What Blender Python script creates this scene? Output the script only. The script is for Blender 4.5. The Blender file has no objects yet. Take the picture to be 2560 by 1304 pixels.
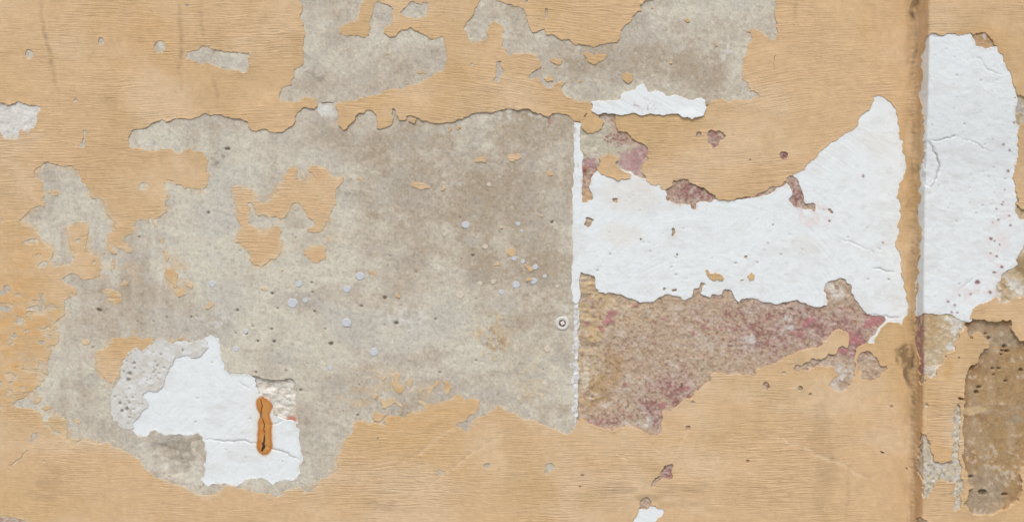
import bpy, math, random
import numpy as np
from mathutils import Vector

random.seed(7)
# ------------------------------------------------------------------ camera, sky, sun, exposure
SC = bpy.context.scene
DIST, CAM_Z = 2.40, 1.50                       # camera distance to the wall plane (y = 0), eye height
cam_d = bpy.data.cameras.new('camera'); cam = bpy.data.objects.new('camera', cam_d)
SC.collection.objects.link(cam)
cam.location = (0, -DIST, CAM_Z); cam.rotation_euler = (math.radians(90), 0, 0)
cam_d.sensor_width = 36; cam_d.lens = 36*DIST/2.56
cam_d.clip_start = 0.05; cam_d.clip_end = 400
SC.camera = cam

SUN_EL, SUN_AZ = math.radians(56), math.radians(-8)     # azimuth from straight-on, negative = left
world = bpy.data.worlds.new('World'); SC.world = world; world.use_nodes = True
wn = world.node_tree; bg = wn.nodes['Background']
sky = wn.nodes.new('ShaderNodeTexSky'); sky.sky_type = 'NISHITA'; sky.sun_disc = False
sky.sun_elevation = SUN_EL; sky.sun_rotation = math.pi - SUN_AZ
sky.air_density = 0.9; sky.dust_density = 2.2; sky.ozone_density = 0.6
wn.links.new(sky.outputs[0], bg.inputs[0]); bg.inputs[1].default_value = 0.10

sun_d = bpy.data.lights.new('sun', 'SUN'); sun = bpy.data.objects.new('sun', sun_d)
SC.collection.objects.link(sun)
sun_d.energy = 1.2; sun_d.angle = math.radians(30); sun_d.color = (1.0, 0.972, 0.935)
to_sun = Vector((math.sin(SUN_AZ)*math.cos(SUN_EL), -math.cos(SUN_AZ)*math.cos(SUN_EL), math.sin(SUN_EL)))
sun.rotation_euler = to_sun.to_track_quat('Z', 'Y').to_euler(); sun.location = to_sun*5
vs = SC.view_settings
vs.view_transform = 'Standard'; vs.look = 'None'; vs.gamma = 1.0; vs.use_curve_mapping = False
vs.exposure = 0.69

# ------------------------------------------------------------------ small numeric helpers
_TAB = np.random.RandomState(1234).rand(8, 256, 256).astype(np.float32)
def vnoise(x, y, seed=0):                       # value noise, 0..1
    x0 = np.floor(x); y0 = np.floor(y); fx = (x-x0).astype(np.float32); fy = (y-y0).astype(np.float32)
    fx = fx*fx*fx*(fx*(fx*6-15)+10); fy = fy*fy*fy*(fy*(fy*6-15)+10)
    xi = (x0.astype(np.int32)+seed*37) & 255; yi = (y0.astype(np.int32)+seed*91) & 255; T = _TAB[seed % 8].ravel()
    x1 = (xi+1) & 255; r0 = yi*256; r1 = ((yi+1) & 255)*256
    a = T.take(r0+xi); b = T.take(r0+x1); c = T.take(r1+xi); d = T.take(r1+x1)
    a += (b-a)*fx; c += (d-c)*fx; a += (c-a)*fy
    return a
def fbm(x, y, oct=4, seed=0, gain=0.5):         # about -1..1
    s = 0; a = 1.0; t = 0
    for k in range(oct):
        ca, sa = math.cos(0.6*k), math.sin(0.6*k)
        s = s+a*(vnoise((x*ca-y*sa)*2**k+17*k, (x*sa+y*ca)*2**k-9*k, seed+k)*2-1); t += a; a *= gain
    return s/t*1.6
def sm(a, b, x):
    t = np.clip((x-a)/(b-a), 0, 1); return t*t*(3-2*t)
def lin(r, g, b):
    f = lambda c: c/12.92 if c <= 0.04045 else ((c+0.055)/1.055)**2.4
    return np.array([f(r/255), f(g/255), f(b/255)])
# ------------------------------------------------------------------ wall outlines traced from image pixels
# Image pixel positions laid on the wall face: 1 unit = 1 mm on the wall plane, x to the right, y down, read off zoomed image tiles.
ZOOMS = {k: v for k, v in zip('ABCDEFGHIJKL', [(640*(i % 4), (0, 430, 864)[i//4], 2.964) for i in range(12)])}
ZOOMS.update(M=(560,380,4.075), N=(0,460,4.075), O=(0,740,4.075), P=(860,880,5.434), Q=(1410,270,5.015),
              R=(2260,700,4.347), S=(2260,1004,4.347), T=(480,820,2.9625), U=(2260,60,3.623), V=(2260,400,3.623),
              W=(1960,680,4.076), X=(230,820,4.345), Y=(1360,740,9.314), Z=(600,960,6.52), a=(1430,700,3.26), b=(820,460,2.963), p=(0,0,1.0))
def pts(s):
    out = []; cur = ZOOMS['p']
    for t in s.split():
        if t in ZOOMS: cur = ZOOMS[t]; continue
        x, y = t.split(','); out.append((cur[0]+float(x)/cur[2], cur[1]+float(y)/cur[2]))
    return np.array(out)
def jag(P, rough=0.13, closed=True, minseg=3.0, seed=0):
    """break straight traced edges into an irregular torn outline"""
    rng = np.random.RandomState(seed+len(P)*13+int(abs(P[0,0])))
    P = list(map(tuple, P))
    if closed: P = P+[P[0]]
    out = []
    def rec(a, b):
        dx, dy = b[0]-a[0], b[1]-a[1]; L = math.hypot(dx, dy)
        if L < minseg: out.append(a); return
        t = rng.uniform(0.4, 0.6); o = rng.normal()*rough*min(L, 24)
        m = (a[0]+dx*t-dy/L*o, a[1]+dy*t+dx/L*o)
        rec(a, m); rec(m, b)
    for a, b in zip(P[:-1], P[1:]): rec(a, b)
    if not closed: out.append(P[-1])
    return np.array(out)
X0, X1, Y0, Y1, RS = -100, 2700, -100, 1404, 2.0
NXR, NYR = int((X1-X0)/RS), int((Y1-Y0)/RS)
SUB = 3
def raster(P, into=None):
    """area coverage 0..1 of a closed outline on the image pixel raster"""
    m = np.zeros((NYR, NXR)) if into is None else into
    x, y = P[:,0], P[:,1]; x2, y2 = np.roll(x,-1), np.roll(y,-1)
    r0 = max(0, int((y.min()-Y0)/RS)-1); r1 = min(NYR, int((y.max()-Y0)/RS)+2)
    c0 = min(NXR-1, max(0, int((x.min()-X0)/RS)-1)); c1 = max(c0+1, min(NXR, int((x.max()-X0)/RS)+2)); W_ = c1-c0
    if r1 <= r0: return m
    cov = np.zeros((r1-r0, W_+2))
    for r in range(r0, r1):
        for s in range(SUB):
            yy = Y0+(r+(s+0.5)/SUB)*RS
            k = np.flatnonzero((y <= yy) != (y2 <= yy))
            if not len(k): continue
            xs = np.sort(x[k]+(yy-y[k])/(y2[k]-y[k])*(x2[k]-x[k]))
            sg = 1.0/SUB
            for v in xs:
                v = (v-X0)/RS-c0; v = 0.0 if v < 0 else (W_ if v > W_ else v)
                q = int(v); f = v-q; cov[r-r0, q] += sg*(1-f); cov[r-r0, q+1] += sg*f; sg = -sg
    t = m[r0:r1, c0:c1]; np.maximum(t, np.clip(np.cumsum(cov, axis=1)[:, :W_], 0, 1), out=t)
    return m
def area(*strs, rough=0.13, seed=0):
    m = np.zeros((NYR, NXR))
    for s in strs: raster(jag(pts(s), rough, seed=seed), m)
    return m
def ell(*e, rough=0.12):
    m = np.zeros((NYR, NXR)); t = np.linspace(0, 2*math.pi, 15)[:-1]
    for (cx, cy, rx, ry) in e:
        rng = np.random.RandomState(int(abs(cx*7+cy))); k = 1+rng.uniform(-rough, rough, len(t))
        raster(np.stack([cx+rx*k*np.cos(t), cy+ry*k*np.sin(t)], 1), m)
    return m
def line(s, w, rough=0.1, taper=True, seed=0):
    """a thin crack or scratch as a closed sliver"""
    c = jag(pts(s), rough, closed=False, minseg=5, seed=seed)
    d = np.gradient(c, axis=0); n = np.stack([-d[:,1], d[:,0]], 1); n /= np.linalg.norm(n, axis=1)[:,None]+1e-6
    t = np.linspace(0, 1, len(c)); ww = w*0.5*(np.sqrt(np.clip(np.sin(math.pi*np.clip(t,0.02,0.98)),0,1)) if taper else np.ones_like(t))
    return raster(np.concatenate([c+n*ww[:,None], (c-n*ww[:,None])[::-1]]))

# --- where the ochre paint has come away
MAIN_GAP = """A 950,1020 970,975 1030,955 1090,945 1150,905 1205,880 1250,905 1320,880 1400,885 1480,865 1550,855 1640,852 1700,870 1790,885 1840,935 1890,968
B 0,978 110,980 170,985 260,940 290,905 320,830 345,800 365,795 430,812 460,790 465,762 600,768 610,850 612,930 650,970 670,960 680,930 730,900 760,845 810,822 870,825 895,860
905,900 895,950 930,955 1000,930 1018,880 1008,810 1022,805 1040,850 1060,895 1100,895 1120,860 1150,855 1190,875 1230,895 1290,912 1370,915 1450,908 1520,890 1570,865 1640,838 1700,832 1780,825 1840,812 1897,815
C 0,808 60,815 140,820 190,845 240,860 285,855 330,838 390,845 440,875 480,900 520,910 518,960 p 1457,440 1457,700 1452,1000
K 500,540 455,600 450,630 410,655 360,635 290,605 200,570 130,545 85,545 40,510
P 2391,880 2330,830 2220,810 2180,780 2120,730 2060,735 2000,770 1930,840 1880,870 1790,890 1740,920 1720,1020 1680,1080 1640,1085 1600,1040 1520,1000 1540,960 1620,950 1690,930 1700,850 1780,845 1810,790 1830,720
1840,650 1780,605 1690,640 1640,650 1600,590 1540,565 1480,610 1420,660 1310,670 1240,720 1200,700 1100,700 1000,660 1060,720 1100,770 1000,780 960,800 860,840 830,890 650,860 600,880 540,930 580,990 530,1010 480,960 400,960 340,990 300,950 240,915 160,925 130,1000 130,1060 70,1130 0,1210
J 610,800 600,860 615,905 560,940 530,970 450,1020 430,1070 400,1085 360,1080 320,1045 270,1065 200,1075 185,1105 150,1125 125,1110 110,1090 0,1090
I 1850,1085 1800,1060 1730,1038 1650,1038 1635,1080 1600,1108 1500,1110 1440,1090 1400,1065 1340,1040 1270,1020 1200,985 1140,970 1100,930 1060,885 1020,835 960,795 900,765 850,750 820,735 760,725 700,720 650,708 600,700 570,735 525,730
500,690 490,650 490,590 470,530 430,510 380,525 360,550 330,560 310,500 280,480 240,460 170,455 85,440 130,400 200,350 240,335 290,300 320,260 340,220 345,160 330,150 350,110 380,60 380,0
E 400,1300 440,1250 430,1180 400,1120 440,1085 480,1010 480,950 560,915 570,890 540,850 450,800 500,770 580,775 620,800 690,790 740,770 755,720 750,660 730,625 680,605 620,600 635,560 640,500 660,440 660,390 640,370 600,368 550,375 520,400
500,420 505,500 520,550 550,600 545,660 520,690 440,700 400,705 380,670 380,640 410,590 380,560 330,520 300,500 270,450 250,400 200,380 150,410 140,370 180,320 260,260 300,250 330,265 340,230 325,150 325,90 300,60 245,10
A 250,1300 270,1245 320,1208 390,1210 440,1232 530,1230 590,1260 595,1300
E 600,70 650,120 665,180 700,200 750,195 785,230 780,310 830,355 862,380 855,430 820,445 795,450 800,500 840,530 880,570 930,595 985,590 985,570 940,530 905,520 920,480 980,460 975,400 1000,370 1050,350 1090,375 1103,335
1165,345 1220,305 1240,300 1225,250 1230,160 1215,100 1230,55 1290,62 1310,95 1350,100 1375,130 1460,128 1500,132 1540,90 1550,0 A 1545,1300 1540,1220 1510,1150 1480,1125 1430,1120 1370,1105 1330,1145 1300,1130 1230,1105 1130,1112 1070,1110 990,1108 960,1085"""
TOP_GAP = """B 320,-60 335,30 340,90 325,140 345,200 365,240 350,330 350,440 360,465 290,515 285,570 265,630 215,640 175,690 185,745 240,755 330,755 350,725 440,735 455,772 600,775 760,740 850,705 900,705 950,670 1050,650 1150,630 1250,590 1330,545 1390,525
1410,450 1400,330 1390,275 1340,290 1270,270 1210,240 1180,230 1130,208 1080,220 1040,265 990,275 945,255 950,215 1000,180 1015,130 1020,70 1000,45 950,30 900,10 880,25 865,90 840,150 850,200 830,265 780,272 700,265 640,260 615,240 625,215 680,180 740,160 765,120 770,60 800,10 800,-60"""
RIGHT_TOP_GAP = """B 1670,-60 1665,10 1620,70 1600,130 1560,170 1540,215 1570,280 1620,325 1690,300 1720,280 1725,180 1780,165 1820,190 1835,230 1830,300 1810,350 1850,360 1870,410 1890,425
C 10,395 100,400 170,405 200,440 215,480 180,520 130,555 120,585 180,570 210,610 250,650 300,655 310,625 350,610 400,605 370,640 365,670 390,700 450,735 530,750 580,760 600,800 1440,800 1480,760 1480,745 1560,725 1640,740 1740,740 1835,710 1800,680 1760,680 1755,650 1700,590 1710,500 1720,420 1740,340 1780,290 1770,245 1730,240 1800,215 1840,230 1897,275
D 20,300 55,300 60,200 50,100 62,30 62,-60 C 1060,-60 1050,0 990,5 940,40 960,90 890,125 880,160 840,190 800,270 780,320 710,320 620,345 600,355 540,335 440,310 420,290 370,300 320,270 250,260 240,215 190,235 150,245 120,190 105,110 80,65 0,40 B 1890,30 1820,15 1780,0 1780,-60"""
RIGHT_GAP = """Q 205,240 235,260 270,290 350,320 420,300 470,260 480,220 510,170 440,100 430,60 600,50 650,60 640,150 655,230 690,300 760,295 820,340 850,390 930,430 1020,470 1050,540 1045,610 1000,700 980,740 965,800 1030,860 1060,930 1110,970 1180,950 1215,955 1225,1025 1265,1030
G 1135,135 1180,110 1230,65 1300,55 1340,90 1420,110 1480,160 1510,195 1560,205 1650,210 1700,195 1760,180 1830,155 1897,130 H 50,110 110,85 140,65 135,45 180,30 D 185,1300 270,1260 290,1215 340,1185 370,1140 410,1105 470,1050 560,1000 665,930 670,890 695,850 750,815 780,750 780,715 830,712 880,740 945,805 960,880 965,980 1003,1050 1003,1304
H 1000,50 975,110 950,185 970,200 960,380 955,480 960,580 980,680 1000,790 1020,880 1030,950 W 1255,440 1215,470 1205,540 1105,510 1020,545 985,560 950,640 920,730 860,725 790,740 715,780 720,850 725,930 720,1010 690,1080 640,1190 600,1210 530,1215 460,1150 480,1110 560,1040 500,1020 500,960 430,980 330,960 220,1000 120,1020 90,980 180,960 230,910 330,890 430,860 460,830 540,825
550,770 590,745 650,770 660,720 660,640 630,600 570,578 520,590 480,630 440,690 400,735 300,770 180,800 80,840 0,865 K 1897,145 1800,185 1790,225 1740,215 1690,205 1640,215 1560,200 1490,200 1475,250 1400,310 1350,340 1335,380 1240,430 1190,470 1110,490 1110,560 1110,640 1070,665 1010,655 960,625 900,600 850,585 780,610 740,630 680,615 620,590 560,570 530,535 500,540 p 1446,1000 1446,600"""
PILASTER_GAP = """U 240,85 300,100 350,110 400,88 460,88 500,108 550,95 600,80 710,80 760,110 800,150 810,190 845,205 845,235 900,300 895,340 940,420 980,520 1010,580 1020,650 1087,665 1180,700 1180,880 1087,915 1040,925 1030,1000 1025,1100 1020,1304 V 1015,0 1005,100 1000,200 1015,330 1015,400 1030,410 1050,440 1087,450 1200,470 1220,760 1200,1100
R 1400,190 1304,180 1200,170 1130,240 1060,245 1000,180 940,220 860,260 740,340 720,430 680,470 640,560 600,600 560,690 550,770 510,785 440,800 420,910 350,970 360,1020 310,1075 245,1040 200,1140 180,1120 165,950 165,820 145,770 130,700 130,600 130,450 140,380 130,260 140,150 140,0
V 110,1250 115,1080 125,950 150,850 160,720 155,600 135,520 130,430 150,300 150,150 165,0 U 175,1304 175,1200 180,1020 165,900 165,760 145,660 155,530 170,480 170,320 150,295 190,170 205,130"""
STONE_GAP = """R 690,450 760,422 850,425 900,445 1000,450 1060,430 1160,422 1175,480 1170,540 1220,610 1240,640 1304,660 1460,690 S 1450,600 1330,700 1285,740 1270,830 1280,930 1270,1000 1240,1080 1180,1120 1130,1160 1040,1190 970,1230 800,1230 720,1200 690,1140 640,1110 690,1060 700,960 760,930 700,880 690,800 660,720 650,650 640,560 650,400 640,250 650,170 640,120
R 665,1304 600,1304 570,1280 600,1265 655,1275 660,1180 660,1100 690,1010 700,960 760,920 800,900 810,840 860,770 910,735 930,690 890,640 850,590 820,565 770,575 760,640 720,640 690,600 680,560 660,490"""
LOW_GAP = """S 180,325 230,350 245,400 290,470 300,560 325,600 320,640 380,665 460,650 525,620 515,560 525,480 520,400 530,320 515,200 550,150 540,110 560,60 575,20 610,60 620,130 615,300 610,420 595,520 590,600 610,680 620,770 620,830 640,870 645,950 600,1010 625,1060 615,1130 570,1185 530,1180 540,1000 530,870 480,890 430,850 360,860 320,900 310,960 260,1030 230,1070 200,1000 210,930 205,860 170,790 150,720 150,640 160,500 185,450 185,380"""
SMALL_GAPS = ["B 1065,100 1095,65 1130,25 1170,15 1280,35 1270,90 1230,135 1190,140 1120,125",
 "A 1375,425 1400,385 1460,375 1500,338 1555,350 1590,370 1640,375 1750,390 1850,395 1855,415 1835,430 1850,470 1840,520 1810,545 1770,520 1700,520 1640,505 1560,485 1490,475 1430,455 1380,440",
 "A -60,760 10,765 55,780 115,770 140,752 190,770 260,780 305,800 275,850 275,900 255,950 210,990 150,960 140,1030 80,1030 20,1020 0,975 -60,970",
 "B 1780,460 1820,455 1815,500 1835,540 1820,570 1805,610 1770,610 1755,590 1780,560 1775,500",
 "C 1470,960 1530,965 1570,985 1590,1010 1545,1040 1530,1085 1490,1110 1450,1060 1445,1000",
 "D 80,1150 105,1122 140,1130 145,1160 135,1200 110,1180",
 "K 1100,930 1150,880 1195,870 1185,920 1190,960 1165,995 1120,975 1085,1000 1065,1040 1030,1040 1040,1000 1080,970 1110,960",
 "K 890,1340 895,1304 940,1200 960,1140 990,1118 1020,1125 1030,1180 1070,1200 1120,1205 1120,1240 1080,1270 1050,1310 1020,1340",
 "I -60,1270 0,1270 60,1262 110,1270 180,1290 240,1310 240,1360 -60,1360",
 "W 765,850 800,810 860,800 900,830 910,860 960,900 975,950 1040,950 1050,990 1000,1020 960,1080 880,1110 800,1100 790,1010 740,1000 760,940 730,900",
 "S 140,1250 190,1245 240,1280 340,1304 340,1330 120,1330",
 "N 390,860 420,790 480,785 470,830 440,850", "N 640,1000 700,920 740,905 800,940 810,1000 840,1030 780,1060 700,1020",
 "N 395,1200 400,1110 445,1120 455,1270 400,1290 330,1280 260,1290 300,1250 370,1230", "N -60,1290 -60,1180 20,1200 60,1250 120,1290 60,1304",
 "N 220,600 290,570 380,560 400,610 330,620", "N 330,720 400,700 420,740 360,760",
 "O 160,230 230,200 270,250 220,280 180,260", "O 110,400 160,370 180,410 130,430", "O 440,350 500,390 520,440 470,420", "O 390,640 460,680 440,740 390,720",
 "O 30,800 100,780 110,830 50,840", "O 80,890 130,860 120,910", "O -20,870 15,880 5,960 -20,960", "O -20,1115 20,1110 10,1190 -20,1190",
 "O 170,715 200,705 190,735 150,735", "O 240,350 290,340 280,375 245,370",
 "I 320,575 360,580 400,620 460,650 440,660 380,625 330,600", "I 225,720 240,650 300,620 280,660 250,700",
 "A 615,965 630,960 638,985 632,1050 638,1090 590,1090 585,1075 615,1060 622,1010",
 "J 1670,885 1700,870 1735,870 1730,900 1700,905", "J 1340,935 1365,910 1385,935 1360,960",
 "R 480,890 495,885 495,905", "W 620,1120 650,1095 690,1120 680,1155 640,1160"]
SMALL_GAP_DOTS = [(400.5,117.5,14,15.5),(74,135.5,10.5,11.5),(253.5,104.5,7,10),(468,14.5,5,4),(190,251.5,6,4),(359,466,12,10),
 (196,602,6,5),(235,656,5.5,4.5),(17,721,9,8.5),(5,732,9,6),(1366,35.5,3.5,15),(1317,5,3,6),(1747,337,7,8),(1374,1166,11.5,10.5),(1366,1179,4,6),
 (1720,1068,7,6),(1732,1006,6,5),(1869,1152,5,5),(945,1096,3,4),(1915,964,9,10),(2000,970,7,7),(2025,985,5,4),(110,1152,3.5,3.5),(1,552,8,6),(2,960,5,9),
 (1180,162,4,5),(2228,1015,5,4),(1960,932,5,4),(2316,1013,5,6),(2397,894,3,4),(2381,1235,7,6),(1450,1215,4,3),(1875,400,4,3),(1456,1187,6,3)]
# --- ochre islands left standing in the gaps
ISLANDS = ["M 95,340 150,345 180,350 210,375 270,370 300,430 310,480 370,500 440,500 480,470 540,410 570,420 540,350 560,310 630,270 650,200 700,150 750,175 740,280 800,290 910,310 930,260 900,220 870,160 960,150 1040,165 1070,230 1230,240 1220,290 1145,370 1135,480 1110,570 1070,650 1030,720 1015,790 970,820 900,825 845,800 900,765 930,740 920,690 840,640 800,550 760,510 700,520 660,610 630,650 550,670 480,660 380,640 310,620 300,540 270,515 235,520 265,620 265,690 250,720 320,760 330,810 390,830 455,820 460,770 500,750 575,775 580,880 575,1030 520,1100 470,1100 430,1140 300,1145 270,1060 230,1010 220,960 110,935 140,880 180,770 150,700 150,600 110,510",
 "M 810,1010 870,950 960,945 1030,960 1030,1040 970,1110 920,1128 850,1090 810,1050",
 "Q 420,620 660,600 690,660 680,740 750,790 840,850 840,900 780,890 710,890 680,915 620,880 560,860 460,835 445,730",
 "G 1425,730 1450,720 1500,745 1560,770 1570,790 1530,810 1480,800 1440,765","G 1735,770 1770,740 1800,755 1785,800 1760,805",
 "P 500,600 690,610 740,680 800,730 780,750 690,690 630,740 560,770 510,770 490,680","P 400,780 450,820 560,820 540,900 490,935 410,935 385,850",
 "P 650,390 700,380 700,270 735,270 745,370 760,430 825,490 760,565 680,510 655,450","P 835,400 880,350 945,370 935,440 890,465 850,440",
 "P 1120,520 1180,470 1240,380 1290,390 1280,440 1210,480 1190,570 1140,570","P 1340,380 1420,410 1470,480 1440,530 1400,570 1350,550 1380,460","P 1025,550 1060,490 1080,520 1050,570",
 "P 500,370 540,320 590,330 550,370 510,400","P 400,580 440,560 460,590 440,640 405,625",
 "X 35,310 90,220 170,200 215,105 370,95 500,110 560,115 680,110 680,160 580,240 480,215 420,260 330,340 310,440 300,540 240,600 175,595 150,560 90,490 30,425 60,390",
 "X 820,140 860,120 930,105 980,95 1010,110 960,130 900,135 870,165 840,160","X 1000,130 1050,125 1045,155 1000,150","X 450,30 490,20 515,50 470,50",
 "N 1035,1095 1080,1060 1140,1060 1200,1100 1245,1170 1235,1210 1190,1220 1110,1190 1090,1150",
 "N 1090,635 1140,635 1190,690 1185,720 1130,710","N 1115,830 1140,770 1165,760 1170,850 1130,880","N 1030,690 1080,680 1060,735",
 "E 1125,350 1140,345 1165,400 1180,470 1215,520 1200,530 1170,465 1140,390","E 1215,575 1245,650 1240,690 1225,640",
 "E 1230,710 1290,710 1310,800 1315,850 1290,860 1240,800","E 1285,870 1360,880 1410,890 1360,910 1320,925 1295,900","E 1365,810 1400,800 1440,830 1420,865 1380,845","E 1515,1005 1560,945 1590,980 1550,1015",
 "E 950,810 870,830 900,850 950,830","E 605,1250 640,1235 670,1260 640,1280 610,1270","E 350,150 430,130 440,165 390,180","I 245,420 270,370 310,375 300,410 260,430","I 310,470 340,445 390,450 340,480","I 540,545 580,530 600,560 560,570","I 355,550 390,525 440,515 475,540 490,590 495,660 440,620 400,600",
 "I 555,690 585,685 590,705 565,710","O 1155,800 1160,805 1157,808",
 "F 1145,95 1160,60 1200,75 1250,85 1295,128 1250,125 1190,120","F 1350,125 1380,110 1415,120 1390,140","F 680,40 715,35 710,55","F 750,50 770,35 795,65 770,70","F 830,735 860,730 885,770 850,755","F 1030,915 1055,905 1075,925 1050,930",
 "B 1620,1200 1670,1160 1715,1165 1705,1205","B 1860,1155 1897,1140 1910,1200 1880,1200","B 1855,1270 1897,1255 1897,1285","C 0,1140 40,1135 78,1165 40,1190 0,1200","C 250,1270 290,1265 305,1300 280,1304",
 "B 1130,870 1190,890 1170,920 1130,905","B 1430,960 1450,940 1440,985","B 1500,930 1530,935 1490,985",
 "C 280,445 310,430 370,440 365,475 320,475 285,460","C 515,400 550,385 590,395 650,395 705,400 690,440 640,462 560,460 545,420","C 820,550 860,540 900,555 890,600 860,625 820,595","C 235,590 270,560 300,560 305,600 265,610","C 480,605 505,590 520,605 500,618","C 1275,145 1300,135 1320,155 1295,172","C 1500,325 1515,310 1525,335 1505,345",
 "C 1160,470 1190,462 1185,485","C 1015,62 1050,60 1040,75",
 "b 1315,490 1350,470 1395,475 1390,510 1350,535 1320,520","b 1450,590 1490,600 1520,640 1490,650 1470,620","b 1215,600 1250,585 1300,590 1250,605","b 1465,710 1490,690 1520,700 1500,720 1470,725","b 1560,235 1590,230 1600,245 1570,245","b 1270,320 1295,312 1300,330 1275,330","b 1725,318 1745,315 1740,328",
 "b 500,825 540,828 530,845 505,838","F 180,715 215,720 195,735","F 30,855 70,850 100,870 40,870","F 220,845 265,840 240,860",
 "B 1195,545 1260,535 1265,548 1210,552","B 960,400 985,402 980,412","B 660,370 685,362 680,378","B 725,395 738,395 735,412","B 345,735 380,722 440,730 455,770 430,810 380,800 350,780"]
# --- white filler and other patches
WHITE_LEFT = """X 350,1105 400,1050 460,960 510,880 580,830 480,740 530,680 620,645 680,660 740,610 760,510 800,440 860,340 880,280 960,265 1040,255 1110,290 1180,240 1230,190 1235,90 1290,65 1340,100 1385,120
T 205,150 215,230 235,310 270,330 330,340 430,345 465,372 470,430 500,490 530,520 590,560 600,620 650,660 700,685 750,685 800,740 795,800 810,880 810,1000 800,1060 770,1110 700,1120 640,1135 560,1125 500,1105 440,1110 380,1145 280,1160 160,1150 60,1120 90,1080 85,1020 105,930 95,850 80,800 50,785
X 1200,1190 1170,1150 1120,1140 1050,1165 960,1150 850,1145 720,1135 620,1150 560,1180 500,1175 460,1135"""
CHALKY = "X 380,290 480,205 580,225 680,140 700,115 820,135 1000,130 1160,110 1240,120 1260,300 900,500 700,900 450,1090 350,1105 290,1060 225,1000 205,900 200,810 215,720 250,640 300,550 310,450 330,350"
WHITE_RIGHT = """Q 215,1190 280,1190 300,1160 360,1150 360,1100 330,1040 310,990 340,920 400,800 430,770 450,700 850,800 900,850 960,880 1040,880 1100,930 1250,990 1270,1030 1275,1120
G 1140,210 1200,230 1240,255 1280,235 1325,245 1330,275 1365,265 1365,230 1420,220 1480,225 1520,200 1650,212 1760,195 1897,175 H 0,165 60,120 140,80 165,110 180,170 150,210 190,255 250,270 320,275 345,300 350,240 330,230 270,230 265,180 240,110 220,60 190,35 150,-30
D 170,1270 640,890 760,690 850,690 960,790 1000,960 1035,1040 1035,1304 H 1030,60 1000,200 1000,480 1010,650 1050,880 1060,1050 W 1230,600 1105,540 1030,560 985,600 930,740 850,725 890,660 960,570 1030,500 1030,460 980,445 900,445 850,430 800,385 770,340 760,310 715,240 690,180 670,120 630,75 550,65 480,85 420,130 400,190 430,240 450,300 440,340 330,360 250,340 180,310 60,300
G 1880,965 1820,940 1750,935 1700,940 1680,965 1655,940 1640,905 1600,870 1570,870 1545,910 1480,905 1470,930 1410,910 1390,900 1435,820 1400,815 1385,860 1345,855 1340,900 1325,930 1285,950 1250,925 1180,910 1140,905 1080,935 1020,965 950,970 910,945 860,935 800,905 740,895 690,905 640,890 620,860 610,770 560,755 500,745 p 1440,600"""
WHITE_RIGHT_HOLES = ["G 525,395 540,340 560,330 610,355 550,402","G 740,200 745,193 788,200 783,232 745,225","G 945,485 960,490 962,515 950,505","G 1120,855 1140,855 1135,878 1118,872","G 1180,870 1225,860 1215,885 1190,885","G 1720,620 1745,618 1740,650 1725,645",
 "H 440,275 465,270 490,300 470,310","H 440,355 465,360 460,380","G 1690,795 1715,785 1720,805 1695,812","G 995,880 1020,880 1005,892","G 1185,415 1205,415 1195,480 1180,475","G 1215,600 1240,605 1220,622", "G 555,288 580,290 565,305","H 30,380 45,380 40,405"]
STRIP_TOP = "Q 125,175 225,190 205,290 205,480 245,590 240,650 225,720 235,830 235,940 220,1000 225,1090 235,1200 260,1290 G 510,745 500,850 510,900 495,960 470,978 450,960 445,800 448,500 452,100 Q 115,1000 110,850 130,500"
STRIP_LOW = "G 455,965 492,960 500,1050 505,1110 495,1304 K 490,0 492,200 488,400 492,520 462,610 450,600 446,300 448,0"
WHITE_TOP = "C 580,760 640,745 720,740 800,740 810,700 850,685 910,670 920,640 975,620 990,650 1010,690 1060,675 1110,690 1140,715 1220,705 1290,730 1330,745 1430,740 1435,780 1440,810 1400,865 1330,893 1270,875 1220,845 1130,860 1000,850 860,848 760,845 640,852 590,830 600,800"
WHITE_PILASTER = """U 240,70 300,60 590,60 600,90 620,130 650,205 700,205 845,198 880,200 950,320 1060,580 1015,640 1020,740 1015,900 1060,930 1060,1304 V 1050,0 1040,200 1040,330 1005,400 1010,480 1040,530 1110,530 1160,600 1150,700 1087,760 1075,800 1030,870 1010,900 1015,960 900,1020 880,1090 840,1130 830,1220
R 1000,190 900,260 760,360 740,440 690,455 630,440 570,420 520,372 380,375 280,362 205,362 150,400 120,380 115,260 120,0 V 90,1080 110,850 140,600 110,430 130,150 145,0 U 155,1304 155,900 125,660 150,450 130,295 170,160 215,90"""
WHITE_LOW = "K 880,1340 895,1304 935,1205 1000,1215 1070,1195 1135,1200 1135,1240 1080,1285 1030,1350"
RUBBLE_HOLE = "T 440,350 490,358 560,375 640,380 720,370 755,385 768,500 772,600 790,700 700,720 520,520 470,440"
RUST = "Z 300,210 370,205 410,240 490,280 525,350 520,400 480,450 480,540 510,600 515,700 510,820 520,960 525,1040 480,1120 400,1155 340,1140 285,1080 275,980 290,900 280,800 300,720 295,600 330,560 330,460 280,420 265,340 265,260"
RUST_CRACK = "Z 345,230 345,300 345,450 360,550 395,640 390,740 405,800"
IRON = "Z 405,800 410,900 400,960 415,1020 380,1060 370,1090 345,1080 355,1030 370,1010 360,960 385,920 390,850"
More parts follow.
